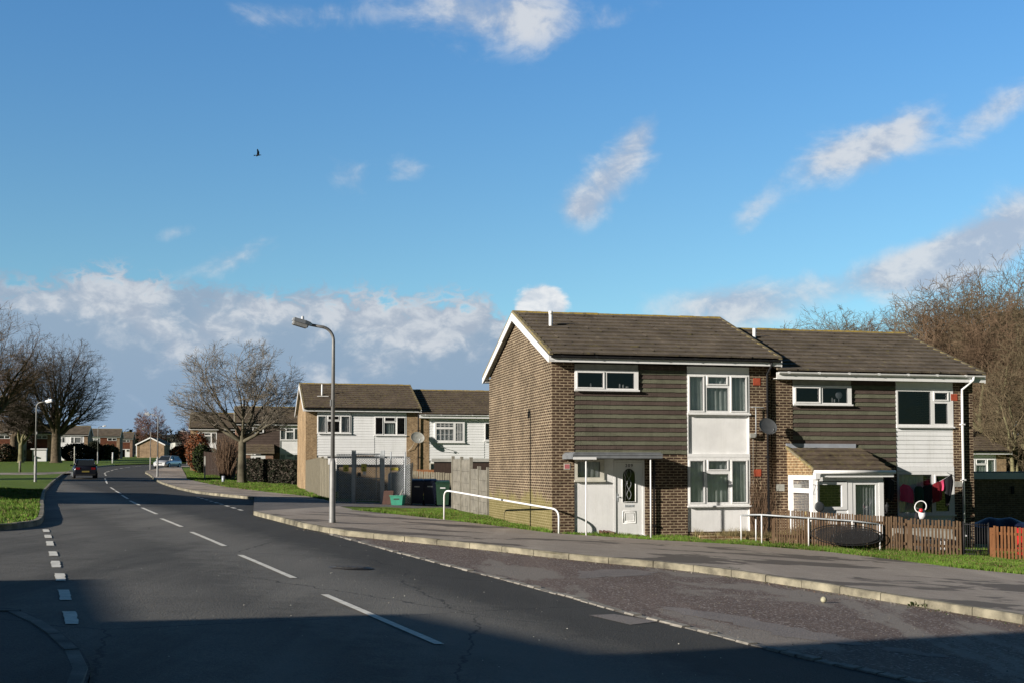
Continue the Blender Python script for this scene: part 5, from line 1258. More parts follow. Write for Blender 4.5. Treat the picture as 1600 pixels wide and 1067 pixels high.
# concrete panel fence with posts, running up to the brown gable
def conc(label, p0, p1, h0, h1, seed, n=3):
    L = math.hypot(p1[0] - p0[0], p1[1] - p0[1]); ang = math.atan2(p1[1] - p0[1], p1[0] - p0[0]); g0 = G(*p0)
    t = empty('concrete_fence', (p0[0], p0[1], g0), ang, label, 'fence')
    for i in range(n):
        a, b_ = L * i / n, L * (i + 1) / n; fa_, fb_ = i / n, (i + 1) / n
        ga = G(p0[0] + (p1[0] - p0[0]) * fb_, p0[1] + (p1[1] - p0[1]) * fb_) - g0; h = h0 + (h1 - h0) * (fa_ + fb_) / 2
        mb = MB(); k = 5
        for j in range(k): mb.box(a + .06, b_ - .06, -.022, .022, ga - .25 + (h + .25) * j / k, ga - .25 + (h + .25) * (j + 1) / k - .008)
        mb.build('panel', 'panelc', t)
    for i in range(n + 1):
        x = L * i / n; f = i / n; z = G(p0[0] + (p1[0] - p0[0]) * f, p0[1] + (p1[1] - p0[1]) * f) - g0; mb = MB(); mb.box(x - .055, x + .055, -.06, .06, z - .3, z + h0 + (h1 - h0) * f + .1); mb.build('post', 'concrete', t)
pA = (xat(708, 49.5), 49.5); pB = (xat(736, 45.4), 45.4); pC = loc(OA, 0.0, 8.25)
conc('tall weathered concrete and lattice fence right of the wheeled bins', pA, pB, 2.0, 1.95, 1, 2)
conc('lower weathered concrete panel fence adjoining the brown gable', (pB[0], pB[1] - .15), pC, 1.65, 1.6, 2, 2)
# roofs of low sheds peeping behind that fence
X, Y = xat(738, 56), 56; g = G(X, Y); mb = MB(); mb.box(-1.7, 1.6, -1, 1, 0, 1.95); mb.box(-1.8, 1.7, -1.1, 1.1, 1.955, 2.1, 1); o = mb.build('garden_shed', ['fence_dark', 'grime'], loc=(X, Y, g)); tag(o, 'dark shed with flat grey roof peeping over the concrete fence', 'shed')
X, Y = xat(682, 57), 57; g = G(X, Y); t = empty('play_house', (X, Y, g), 0, 'orange-brown wooden garden furniture top showing above the slat fence', 'garden furniture')
mb = MB(); mb.box(-.9, .25, -.3, .3, zat(736, Y) - g - .1, zat(733, Y) - g); mb.box(.3, 1.0, -.3, .3, zat(738, Y) - g - .3, zat(731, Y) - g, 1)
for x in (-.8, .1, .9): mb.box(x - .04, x + .04, -.25, -.17, 0, zat(736, Y) - g)
mb.build('top', ['fence_red', 'fence_dark'], t)
# gardens left of the yellow house: dark fence, hedge
boards('board_fence', 'dark brown close-boarded fence right of the red and green bush', (xat(319, 104), 104.0), (xat(357, 100), 100.0), 2.0, 1.9, 'fence_dark', seed=6, posts=3)
# small posts and signs on the verges
def post(name, label, p, h, r=.05, mat='galv', sgn=None):
    g = G(*p); t = empty(name, (p[0], p[1], g), 0, label, 'post'); mb = MB(); mb.tube([(0, 0, -.1), (0, 0, h)], r, 8); mb.build('shaft', mat, t)
    if sgn: mb = MB(); mb.box(-sgn[0] / 2, sgn[0] / 2, -r - .02, -r, h - sgn[1], h); mb.build('plate', 'grime', t)
post('sign_post', 'slim grey sign post on the far right-hand lawn, beside the dark board fence', at(320, 749), 1.75, .05, 'galv', (.12, 1.2))
post('wooden_bollard', 'pale wooden bollard on the grass left of the left street lamp', at(31, 737), 1.0, .11, 'concrete')
post('marker_post', 'thin leaning pale post on the verge by the dark car', at(116, 729), 2.4, .05, 'cream')
post('small_marker', 'small pale blue marker block on the grass beside the bare tree', at(349, 753), .45, .12, 'lead')
post('white_bollard', 'white bollard on the grass in front of the far red tile-hung house', at(176, 723), 1.6, .12, 'cl_white')
mh = at(548, 887, RH); mb = MB(); mb.lathe([(0, .011), (.30, .011), (.30, .008), (.34, .008), (.36, .0)], 28, (0, 0, 0))
for i in range(7):
    for j in range(7):
        if (i - 3) ** 2 + (j - 3) ** 2 < 10: mb.box(-.26 + i * .075, -.26 + i * .075 + .05, -.26 + j * .075, -.26 + j * .075 + .05, .0112, .017)
o = mb.build('manhole_cover', 'iron', loc=(mh[0], mh[1], G(*mh) + RH + .004)); o.rotation_euler = (math.atan(-.0038), math.atan(.045), .4); tag(o, 'round iron manhole cover in the road between centre line and parking bay', 'manhole cover')
bp = at(1287, 942, RH); bp = (bp[0], bp[1]); mb = MB(); mb.lathe([(.045 * math.sin(PI * i / 10), -.045 * math.cos(PI * i / 10)) for i in range(11)], 16); mb.tube([(.046 * math.cos(a), .046 * math.sin(a) * math.cos(.8 * math.sin(2 * a)), .046 * math.sin(.8 * math.sin(2 * a)) * .9) for a in [2 * PI * i / 40 for i in range(41)]], .002, 4, cap=False)
o = mb.build('small_ball', 'ball', loc=(bp[0], bp[1], G(*bp) + RH + .052)); tag(o, 'small pale worn ball lying in the parking bay near the kerb', 'ball')
# shoes at the door
for k, dx in enumerate((0, .26)):
    p = loc(OA, 1.36 + dx, -.16); t = MB()
    for q in (0, .11):
        S = []
        for (y, w, h) in ((-.13, .03, .04), (-.09, .042, .06), (-.02, .04, .075), (.06, .036, .10), (.12, .032, .10)): S.append([(q - w, y, 0), (q + w, y, 0), (q + w * .7, y, h), (q - w * .7, y, h)])
        n = t.add([a for s_ in S for a in s_])
        for i in range(4):
            for j in range(4): t.face((n + i * 4 + j, n + i * 4 + (j + 1) % 4, n + i * 4 + 4 + (j + 1) % 4, n + i * 4 + 4 + j))
        t.face((n, n + 3, n + 2, n + 1)); t.face((n + 16, n + 17, n + 18, n + 19))
    o = t.build('pair_of_shoes', 'shoe', loc=(p[0], p[1], G(*p) + .015), fix=True); o.rotation_euler = (0, 0, .3 + k); tag(o, ['pair of brown shoes left of the front doorstep, further from the door', 'pair of brown shoes beside the front doorstep, nearer the door'][k], 'shoes')

# ------------------------------------------------------------------ vehicles
def car(label, p, ang, paint, front_lens='clearlens', L=4.2, W=1.75, H_=1.45, g=None, name='parked_car'):
    g = G(*p) + RH if g is None else g; t = empty(name, (p[0], p[1], g), ang, label, 'car')   # x forward
    def ring(x, w, z0, zs, zt, wt): return [(x, -w * .92, z0), (x, -w, z0 + .18), (x, -w * .985, zs), (x, -wt, zt), (x, wt, zt), (x, w * .985, zs), (x, w, z0 + .18), (x, w * .92, z0)]
    h = W / 2; a = L / 2
    S = [ring(-a, h * .82, .34, .62, .70, h * .75), ring(-a + .06, h * .93, .26, .68, .92, h * .82), ring(-a + .35, h, .22, .74, .98, h * .86), ring(-.6, h, .2, .76, .97, h * .87), ring(.75, h, .2, .76, .95, h * .87), ring(1.3, h * .98, .2, .72, .88, h * .84), ring(a - .25, h * .93, .22, .62, .74, h * .78), ring(a, h * .76, .3, .5, .6, h * .65)]
    mb = MB(); n = mb.add([q for s_ in S for q in s_]); m = len(S)
    for i in range(m - 1):
        for j in range(8): mb.face((n + i * 8 + j, n + i * 8 + (j + 1) % 8, n + i * 8 + 8 + (j + 1) % 8, n + i * 8 + 8 + j), 0, True)
    mb.face([n + j for j in range(8)][::-1]); mb.face([n + (m - 1) * 8 + j for j in range(8)]); b_ = mb.build('body', paint, t, fix=True)
    # cabin: glasshouse and roof skin
    cab = [(-a + .12, .96, h * .80), (-a + .5, H_ - .05, h * .66), (-.1, H_, h * .68), (.35, H_ - .03, h * .67), (1.0, .93, h * .82)]
    mb = MB(); n = mb.add([q for (x, z, w) in cab for q in ((x, -w, z), (x, w, z))] + [(-a + .12, -h * .86, .93), (-a + .12, h * .86, .93), (1.05, -h * .86, .92), (1.05, h * .86, .92)])
    for i in range(4): mb.face((n + 2 * i, n + 2 * i + 1, n + 2 * i + 3, n + 2 * i + 2))
    for s_ in (0, 1): mb.face([n + 2 * i + s_ for i in range(5)] + [n + 12 + s_, n + 10 + s_])
    mb.build('glasshouse', 'glass_car', t)
    mb = MB(); T = .018
    for (i0, i1, k0, k1) in ((1, 3, 0, 1),):
        q = [cab[1], cab[2], cab[3]]; r_ = [(x, s_ * w, z + T) for (x, z, w) in q for s_ in (-1, 1)]; n = mb.add(r_); mb.face((n, n + 1, n + 3, n + 2)); mb.face((n + 2, n + 3, n + 5, n + 4))
        for k in range(2):
            mb.tube([cab_pt for cab_pt in [(x, (-1) ** k * (w + .005), z + .005) for (x, z, w) in cab]], .035, 6)
            mb.tube([(-.25, (-1) ** k * h * .86, .93), (-.2, (-1) ** k * (h * .68 + .01), H_)], .03, 6)
    mb.build('roof', paint, t)
    for x in (-a + .78, a - .82):
        for s_ in (-1, 1):
            mb = MB(); mb.tube([(x, s_ * (h - .2), .31), (x, s_ * (h + .005), .31)], .31, 20); w = mb.build('wheel', 'tyre', t)
            mb = MB(); mb.tube([(x, s_ * (h + .006), .31), (x, s_ * (h + .015), .31)], .19, 14); mb.build('rim', 'galv', w)
    for s_ in (-1, 1):
        mb = MB(); mb.box(-a - .01, -a + .12, s_ * h * .62 - .14, s_ * h * .62 + .14, .66, .82); mb.build('tail_light', 'redlens', t)
        mb = MB(); mb.box(a - .2, a - .01, s_ * h * .6 - .16, s_ * h * .6 + .16, .52, .66); mb.build('headlight', 'clearlens', t)
        mb = MB(); mb.box(.72, .86, s_ * (h + .02) - .09, s_ * (h + .02) + .09, .93, 1.05); mb.build('mirror', paint, t)
    mb = MB(); mb.box(-a - .012, -a + .02, -.26, .26, .46, .57); mb.build('number_plate', 'plate', t); mb = MB(); mb.box(a - .0, a + .012, -.26, .26, .36, .46); mb.build('number_plate', 'cl_white', t)
    mb = MB(); mb.box(-a - .01, -a + .2, -h * .8, h * .8, .24, .32); mb.box(a - .15, a + .008, -h * .5, h * .5, .22, .33); mb.box(a - .1, a + .006, -h * .4, h * .4, .5, .58); mb.build('bumper_trim', 'black', t)
    return t
M['glass_car'] = plain('tinted_car_glass', (.02, .025, .03), .08, 0, .02)
cp = at(131.5, 746.5, RH); car('dark car driving away on the left lane, seen from behind', cp, R(112), 'carblack', name='moving_car', H_=1.42)
cp = (xat(262, 140), 140.0); car('silver car facing the camera at the far roadside, behind the second lamp', cp, R(-100), 'silver', H_=1.42)
# box truck and van
def truck(label, x, Y, ang, L, W, H_, mat, boxy=True):
    X = xat(x, Y); g = G(X, Y); t = empty('box_truck' if boxy else 'white_van', (X, Y, g), ang, label, 'truck' if boxy else 'van')
    h = W / 2
    mb = MB(); mb.box(-L / 2, L / 2 - 1.9, -h, h, .9, H_); mb.box(-L / 2 - .02, L / 2 - 1.88, -h - .02, h + .02, H_, H_ + .06); mb.build('cargo_box', mat, t)
    mb = MB(); a = L / 2 - 1.75; mb.prism([(a, -h * .95, .5), (L / 2, -h * .95, .5), (L / 2, -h * .95, 1.35), (L / 2 - .35, -h * .95, H_ * .78), (a, -h * .95, H_ * .8)], (0, 2 * h * .95, 0)); mb.build('cab', mat, t)
    mb = MB(); mb.box(L / 2 - .33, L / 2 - .02, -h * .85, h * .85, 1.38, H_ * .72); mb.box(a + .3, L / 2 - .5, -h * .96, h * .96, 1.4, H_ * .72); mb.build('windscreen', 'glass_car', t)
    for x_ in (-L / 2 + 1.1, L / 2 - 1.0):
        for s_ in (-1, 1): mb = MB(); mb.tube([(x_, s_ * (h - .25), .42), (x_, s_ * (h + .005), .42)], .42, 16); mb.build('wheel', 'tyre', t)
    mb = MB(); mb.box(-L / 2 + .1, L / 2 - .1, -h * .8, h * .8, .45, .88); mb.build('chassis', 'black', t)
truck('cream box truck parked far off, right of the silver car', 282, 215, R(-62), 6.0, 2.3, 3.1, 'truck')
truck('small white van parked far off between the cream truck and the red bush', 312, 205, R(-30), 4.6, 1.9, 2.4, 'cl_white', False)

# ------------------------------------------------------------------ bird
D = 105; r_ = ray(403, 243); bx, by, bz = r_[0] * D, D, EYE + r_[1] * D
mb = MB(); S = [(-.28, .005), (-.2, .03), (-.05, .06), (.1, .055), (.2, .03), (.26, .028), (.31, .005)]
mb.tube([(x, 0, .0) for x, _ in S], [r for _, r in S], 8)
for s_ in (-1, 1):
    q = [(.12, 0, .02), (.14, s_ * .22, .16), (.02, s_ * .45, .30), (-.06, s_ * .44, .29), (-.06, s_ * .22, .15), (-.1, 0, .02)]
    n = mb.add(q + [(x, y, z - .012) for x, y, z in q]); mb.face([n + k for k in range(6)]); mb.face([n + 11 - k for k in range(6)])
    for k in range(6): mb.face((n + k, n + (k + 1) % 6, n + 6 + (k + 1) % 6, n + 6 + k))
q = [(-.2, .02, 0), (-.38, .08, 0), (-.36, 0, 0), (-.38, -.08, 0), (-.2, -.02, 0)]; n = mb.add(q + [(x, y, -.01) for x, y, z in q]); mb.face([n + k for k in range(5)]); mb.face([n + 9 - k for k in range(5)])
o = mb.build('bird', 'bird', loc=(bx, by, bz)); o.rotation_euler = (R(-32), R(-10), R(25)); tag(o, 'single dark bird with raised wings flying high in the blue sky', 'bird')
# ------------------------------------------------------------------ trees
def rot_dir(d, ang, az):
    ax = d.orthogonal().normalized(); ax = Matrix.Rotation(az, 3, d) @ ax
    return (Matrix.Rotation(ang, 3, ax) @ d).normalized()
def grow(seed, H, env, fork, r0, nlimb, limb_ang, counts, droop=0.0, up=.25, wob=.22, rmin=.012, ratio=.62, lean=(0, 0), start=.28, multi=None, upper=True):
    """env = (centre z, radius x, radius y, radius z).  Returns trunk and crown meshes."""
    rnd = random.Random(seed); tr = MB(); cr = MB(); ez, ex, ey, er = env
    def room(p, d):
        # distance from p along d to the envelope
        a = Vector((p.x / ex, p.y / ey, (p.z - ez) / er)); b = Vector((d.x / ex, d.y / ey, d.z / er))
        A = b.dot(b); B = 2 * a.dot(b); Cc = a.dot(a) - 1; D = B * B - 4 * A * Cc
        if D <= 0: return .3
        return max(.25, (-B + math.sqrt(D)) / (2 * A))
    def branch(p, d, L, r, lev, mb):
        n = 5 if lev <= 1 else (4 if lev == 2 else 3 if lev == 3 else 2)
        pts = [p.copy()]; rr = [r]; tip = max(rmin * .7, r * .28) if lev else r * .6; cur = d.copy()
        for i in range(n):
            w = wob * (1 + .3 * lev)
            cur = (cur + Vector((rnd.uniform(-w, w), rnd.uniform(-w, w), rnd.uniform(-w, w) * .7)) + Vector((0, 0, up * .25 if lev < 3 else -droop))).normalized()
            pts.append(pts[-1] + cur * L / n); rr.append(r + (tip - r) * (i + 1) / n)
        sides = 10 if lev == 0 else 7 if lev == 1 else 5 if lev == 2 else 3
        (tr if lev <= 1 else cr).tube(pts, rr, sides, 0, False, lev < 3)
        if lev >= len(counts): return
        for k in range(counts[lev]):
            t = (start + (1 - start) * (k + rnd.random()) / counts[lev]) if lev else 0
            t = min(.999, t); i = int(t * n); f = t * n - i; q = pts[i].lerp(pts[i + 1], f); dd = (pts[i + 1] - pts[i]).normalized(); rq = rr[i] + (rr[i + 1] - rr[i]) * f
            nd = rot_dir(dd, R(rnd.uniform(24, 58)), rnd.uniform(0, 2 * PI))
            if nd.z < -.15 and upper: nd.z *= -.3; nd.normalize()
            nl = min(L * rnd.uniform(.45, .8) * (1.1 - .45 * t), room(q, nd) * rnd.uniform(.55, 1.0))
            if nl < .18: continue
            branch(q, nd, nl, max(rmin, rq * ratio * rnd.uniform(.7, 1)), lev + 1, cr)
        # the branch carries on as a finer leader
        if lev >= 1 and lev < len(counts):
            nl = min(L * .6, room(pts[-1], cur) * .9)
            if nl > .2: branch(pts[-1], cur, nl, tip, min(lev + 1, len(counts)), cr)
    # trunk
    top = Vector((lean[0], lean[1], fork)); pts = [Vector((0, 0, -.3)), Vector((0, 0, .0)), Vector((0, 0, .25)), top * .5 + Vector((rnd.uniform(-.05, .05), 0, 0)), top]
    tr.tube(pts, [r0 * 1.5, r0 * 1.35, r0 * 1.05, r0 * .92, r0 * .85], 12, 0, False)
    for k in range(nlimb):
        az = 2 * PI * (k + rnd.uniform(-.3, .3)) / nlimb; an = R(rnd.uniform(*limb_ang)) * (.35 if k % 4 == 3 else 1)
        d = Vector((math.sin(an) * math.cos(az), math.sin(an) * math.sin(az), math.cos(an)))
        p = top - Vector((0, 0, rnd.uniform(0, fork * .16)))
        L = room(p, d) * rnd.uniform(.5, .7)
        branch(p, d, L, r0 * rnd.uniform(.36, .55), 1, tr)
    return tr, cr
def plant_tree(name, label, p, meshes, mats, group=None, rz=0, sc=1, cat='tree', sz=None, g=None):
    if g is None: g = G(*p)
    t = empty(name, (p[0], p[1], g), rz, label, cat, group)
    a = meshes[0].build('trunk', mats[0], t); b = meshes[1].build('crown', mats[1], t); t.scale = (sc, sc, sz or sc)
    return t
GTL = 'bare trees on the left green'
# cherry-like bare tree in front of the brown houses
tp = at(378, 754)
tA = grow(11, 10, (6.3, 5.2, 4.8, 4.0), 3.3, .30, 9, (28, 66), [0, 7, 5, 4, 3], droop=.0, up=.16, wob=.17, rmin=.010, start=.3)
plant_tree('bare_tree', 'leafless spreading tree on the right-hand lawn, before the brown tile-hung house', tp, tA, ('bark_grey', 'twig_grey'))
# suckers / dry shrub at its left
X, Y = xat(372, 93), 93.5
mb = MB(); rnd = random.Random(3)
for k in range(420):
    a = rnd.uniform(0, 2 * PI); r = rnd.uniform(0, .5); h = rnd.uniform(1.4, 3.6); l = rnd.uniform(.2, .95)
    p0 = Vector((r * math.cos(a), r * math.sin(a), 0)); mb.tube([p0, p0 + Vector((l * .4 * math.cos(a), l * .4 * math.sin(a), h * .5)), p0 + Vector((l * math.cos(a + .3), l * math.sin(a + .3), h))], [.02, .016, .01], 3, cap=False)
o = mb.build('dry_shrub', 'stem', loc=(X - .9, Y, G(X, Y))); tag(o, 'upright straw-coloured dry shrub just left of the bare tree trunk', 'shrub')
# big tree on the left
bt_ = (xat(88, 185), 185.0)
tB = grow(21, 19, (10.8, 8.6, 8.6, 9.0), 4.6, .75, 11, (12, 62), [0, 7, 5, 4, 3], up=.38, wob=.15, rmin=.015, start=.2)
plant_tree('bare_tree', 'large rounded leafless tree behind the left street lamp', bt_, tB, ('bark', 'twig_dark'), GTL)
tC = grow(22, 20, (11.5, 9.5, 9.0, 10), 4.8, .7, 10, (18, 66), [0, 7, 5, 4, 3], up=.3, wob=.18, rmin=.015, start=.2)
t1 = plant_tree('bare_tree', 'large leafless tree cut off by the left edge, its crown filling the corner', (xat(-22, 172), 172.0), tC, ('bark', 'twig_wood'), GTL, 1.0, 1.1)
t2 = dup(t1, (xat(22, 205), 205.0, G(xat(22, 205), 205)), 2.4, 'smaller leafless tree behind, between the leftmost crown and the big round tree', GTL, .95)
tD = grow(24, 10, (6.2, 4.8, 4.8, 4.2), 2.8, .42, 7, (25, 65), [0, 7, 6, 5, 3], up=.3, wob=.22, rmin=.03)
plant_tree('bare_tree', 'short forked tree with pale green trunk in front of the blue and white house front', (xat(33, 186), 186.0), tD, ('bark_green', 'twig_dark'), GTL)

# ---- wood on the right
GW = 'woodland trees behind the houses'
w1 = grow(31, 18, (10.4, 5.4, 5.4, 7.8), 5.0, .46, 7, (8, 48), [0, 6, 5, 4, 3], up=.35, wob=.22, rmin=.012, start=.1)
w2 = grow(32, 18, (10.2, 4.8, 4.8, 7.8), 6.0, .36, 7, (8, 42), [0, 7, 6, 4, 3], up=.45, wob=.24, rmin=.012, start=.1)
w3 = grow(33, 16, (8.6, 5.8, 5.8, 7.0), 3.5, .46, 8, (16, 62), [0, 6, 5, 4, 3], up=.2, wob=.25, rmin=.012, start=.1)
src = []
def wt_(i, px_, Y, top, label, rz, mat=None):
    X = xat(px_, Y); g = G(X, Y) - .3; Hh = (17.0, 16.8, 14.6)[i]; sc = (zat(top, Y) - g) / Hh
    if len(src) <= i or src[i] is None:
        while len(src) <= i: src.append(None)
        t = plant_tree('woodland_tree', label, (X, Y), (w1, w2, w3)[i], (mat or 'bark_green', 'twig_wood'), GW, rz, sc, g=g); src[i] = t; return t
    return dup(src[i], (X, Y, g), rz, label, GW, sc)
wt_(0, 1545, 78, 428, 'woodland tree with thick pale green leaning trunk directly above the low house', .4)
wt_(1, 1600, 88, 398, 'tall woodland tree at the right edge of the picture', 1.4)
wt_(2, 1484, 96, 448, 'broad woodland tree rising over the right end of the porch house roof', 2.2)
wt_(1, 1522, 98, 420, 'tall narrow woodland tree behind the leaning green trunk', 3.3)
wt_(0, 1568, 104, 404, 'tallest reddish woodland tree near the right edge', 4.2)
wt_(2, 1440, 112, 476, 'rounded woodland tree where the wood starts to rise above the roof', 5.1)
wt_(0, 1655, 92, 400, 'woodland tree mostly beyond the right edge', 2.9)
wt_(2, 1590, 70, 560, 'low spreading pale-twigged tree over the garage at the right edge', 1.9)
wt_(2, 1625, 74, 500, 'bushy tree leaning in from the right edge below the tall crowns', .2)
wt_(1, 1462, 122, 462, 'slim woodland tree behind the broad one over the roof end', 5.6)
wt_(0, 1500, 118, 436, 'woodland tree in the back row, above the white roof-end gutter', 3.7)
wt_(2, 1545, 90, 520, 'dense low woodland tree filling the gap behind the dish', 4.4)
wt_(0, 1415, 150, 492, 'far woodland tree just right of the roof ridge end', 1.2)
wt_(1, 1385, 155, 500, 'far thin tree over the moss-topped ridge end', 2.2)
wt_(2, 1355, 158, 497, 'far rounded treetop over the second roof', 3.1)
wt_(0, 1325, 156, 497, 'far twiggy treetop above the middle of the second roof', .9)
wt_(2, 1292, 152, 491, 'far treetop, highest of those above the second roof', 5.9)
wt_(1, 1262, 155, 500, 'far treetop at the left end of the wood, right of the white flue', 4.9)
# thicket at the foot of the wood
def thicket(name, label, x0, x1, y0, y1, n, hmin, hmax, mat, kind='stuff', seed=1, r=.012):
    rnd = random.Random(seed); mb = MB()
    for k in range(n):
        x = rnd.uniform(x0, x1); y = rnd.uniform(y0, y1); g = G(x, y); h = rnd.uniform(hmin, hmax); a = rnd.uniform(0, 2 * PI); l = rnd.uniform(.2, 1.6)
        p0 = Vector((x, y, g)); m = p0 + Vector((l * .5 * math.cos(a), l * .5 * math.sin(a), h * .6)); e = p0 + Vector((l * math.cos(a + .5), l * math.sin(a + .5), h))
        mb.tube([p0, m, e], [r * 1.6, r, r * .6], 3, cap=False, sm=False)
        for q in range(3):
            s_ = p0.lerp(e, rnd.uniform(.3, .9)); mb.tube([s_, s_ + Vector((rnd.uniform(-.9, .9), rnd.uniform(-.9, .9), rnd.uniform(.1, 1.0)))], [r * .8, r * .5], 3, cap=False, sm=False)
    return tag(mb.build(name, mat), label, kind=kind)
thicket('undergrowth', 'tangle of bare brown undergrowth at the foot of the wood', 20, 48, 76, 110, 4000, 2.0, 6.5, 'twig_wood', seed=4, r=.018)
thicket('undergrowth', 'low brush below the far trees', 10, 50, 125, 150, 2500, 2, 5, 'twig_wood', seed=5, r=.03)

# ---- leafy masses made of many small leaves
def leafy(name, label, cat, p, fn, n, size, mats, g=None, group=None, seed=1, kind=None):
    rnd = random.Random(seed); mb = MB(); g = G(*p) if g is None else g
    for k in range(n):
        c = fn(rnd); s_ = size * rnd.uniform(.6, 1.3); a = Vector((rnd.uniform(-1, 1), rnd.uniform(-1, 1), rnd.uniform(-1, 1))).normalized(); b = a.orthogonal().normalized(); b = Matrix.Rotation(rnd.uniform(0, 6), 3, a) @ b; c2 = a.cross(b)
        n0 = mb.add([c - b * s_, c + c2 * s_ * .5, c + b * s_, c - c2 * s_ * .5]); mb.face((n0, n0 + 1, n0 + 2, n0 + 3), rnd.randrange(len(mats)))
    o = mb.build(name, mats, loc=(p[0], p[1], g)); return tag(o, label, cat, group, kind)
def ell(rx, ry, rz, cz, lump=.18):
    def f(rnd):
        a = rnd.uniform(0, 2 * PI); z = rnd.uniform(-1, 1); r = math.sqrt(1 - z * z); k = rnd.uniform(.72, 1) * (1 + lump * math.sin(a * 4 + z * 5) * math.cos(z * 6 + a))
        return Vector((rx * r * math.cos(a) * k, ry * r * math.sin(a) * k, max(.02, cz + rz * z * k)))
    return f
leafy('red_bush', 'rounded red-leaved bush at the end of the dark board fence', 'bush', (xat(309, 112), 112.0), ell(1.15, 1.1, 1.75, 1.9), 5200, .10, ['leaf_red', 'leaf_red', 'stem'], seed=2)
leafy('green_bush', 'dark green bush in front of the red-leaved bush', 'bush', (xat(316, 107), 107.0), ell(.85, .8, 1.3, 1.3), 4200, .09, ['leaf_green', 'hedge'], seed=3)
h0 = (xat(372, 89), 89.0); h1 = (xat(464, 84), 84.0)
def hedgefn(rnd):
    t = rnd.random(); f = rnd.random(); x = (h1[0] - h0[0]) * t; y = (h1[1] - h0[1]) * t; g = G(h0[0] + x, h0[1] + y) - G(*h0)
    z = rnd.uniform(0, 1.62 + .08 * math.sin(t * 23)); s_ = rnd.choice((-1, 1)) * .42 * rnd.uniform(.7, 1.05)
    if rnd.random() < .3: z = 1.6 + rnd.uniform(-.12, .08); s_ = rnd.uniform(-.42, .42)
    return Vector((x, y + s_, g + z))
leafy('dark_hedge', 'long dark clipped hedge between the bare tree and the yellow gable', 'hedge', h0, hedgefn, 16000, .085, ['hedge', 'hedge', 'twig_dark'], seed=5)
# bushes by the far houses
for i, (pxx, Y, rx, rz, lab, mt_) in enumerate([(170, 235, 2.0, 1.6, 'yellow-green bush in front of the far red tile-hung house', ['leaf_green', 'bladey']), (148, 222, 1.6, 1.9, 'dark evergreen bush between the far houses', ['hedge']),
        (120, 215, 3.0, 1.7, 'dark low hedge under the far white boarded house', ['hedge']), (6, 200, 2.2, 1.6, 'brown bush at the foot of the leftmost far house', ['stem', 'hedge']), (296, 205, 2.4, 1.7, 'dark bush below the far white van', ['hedge', 'stem']), (283, 190, 1.8, 1.4, 'dark bush in front of the cream truck', ['hedge', 'leaf_red'])]):
    X = xat(pxx, Y); leafy('bush', lab, 'bush', (X, Y), ell(rx, rx * .7, rz, rz * .8), 4500, .20, mt_, seed=20 + i)
# red-brown bare trees further off, behind the silver car
tE = grow(41, 12, (6.5, 4.2, 4.2, 5.2), 2.2, .22, 7, (15, 55), [0, 6, 5, 4, 3], up=.35, wob=.22, rmin=.02, start=.15)
M['twig_red'] = plain('reddish_twig', (.17, .085, .06), .9, 0, .25, .5)
tt = plant_tree('bare_tree', 'reddish twiggy tree behind the white van and red bush', (xat(314, 150), 150.0), tE, ('bark', 'twig_red'), 'small far trees beyond the bend', 0, .62)
dup(tt, (xat(296, 190), 190.0, G(xat(296, 190), 190)), 2, 'reddish twiggy tree left of the one behind the red bush', 'small far trees beyond the bend', .55)
dup(tt, (xat(335, 160), 160.0, G(xat(335, 160), 160)), 4, 'pinkish twiggy tree against the left end of the brown houses', 'small far trees beyond the bend', .66)
dup(tt, (xat(238, 330), 330.0, G(xat(238, 330), 330)), 3, 'faint twiggy tree behind the bungalow roof', 'small far trees beyond the bend', 1.2)
# conifer
def conifer(label, px_, Y, top, seed):
    X = xat(px_, Y); g = G(X, Y); H_ = zat(top, Y) - g; t = empty('conifer', (X, Y, g), 0, label, 'conifer'); mb = MB(); mb.tube([(0, 0, 0), (0, 0, H_ * .97)], [.3, .05], 8); mb.build('trunk', 'bark', t)
    rnd = random.Random(seed); mb = MB()
    for k in range(520):
        f = (k / 520) ** .85; z = H_ * (.12 + .88 * f); L = (1 - f) * H_ * .30 * rnd.uniform(.7, 1.15) + .2; a = rnd.uniform(0, 2 * PI)
        d = Vector((math.cos(a), math.sin(a), 0)); s_ = Vector((-math.sin(a), math.cos(a), 0))
        for q in range(7):
            u_ = (q + .5) / 7; c = d * L * u_ + Vector((0, 0, z - .22 * L * u_)); w = .34 * (1.1 - u_) * min(1.2, L * .5)
            n = mb.add([c - s_ * w - Vector((0, 0, w * .5)), c + d * .35, c + s_ * w - Vector((0, 0, w * .5)), c + Vector((0, 0, .12))]); mb.face((n, n + 1, n + 3)); mb.face((n + 1, n + 2, n + 3))
    mb.build('crown', 'conifer', t); return t
conifer('dark conifer rising behind the far bungalow', 216, 345, 670, 1)
conifer('small dark conifer right of the far bungalow', 262, 380, 684, 2)
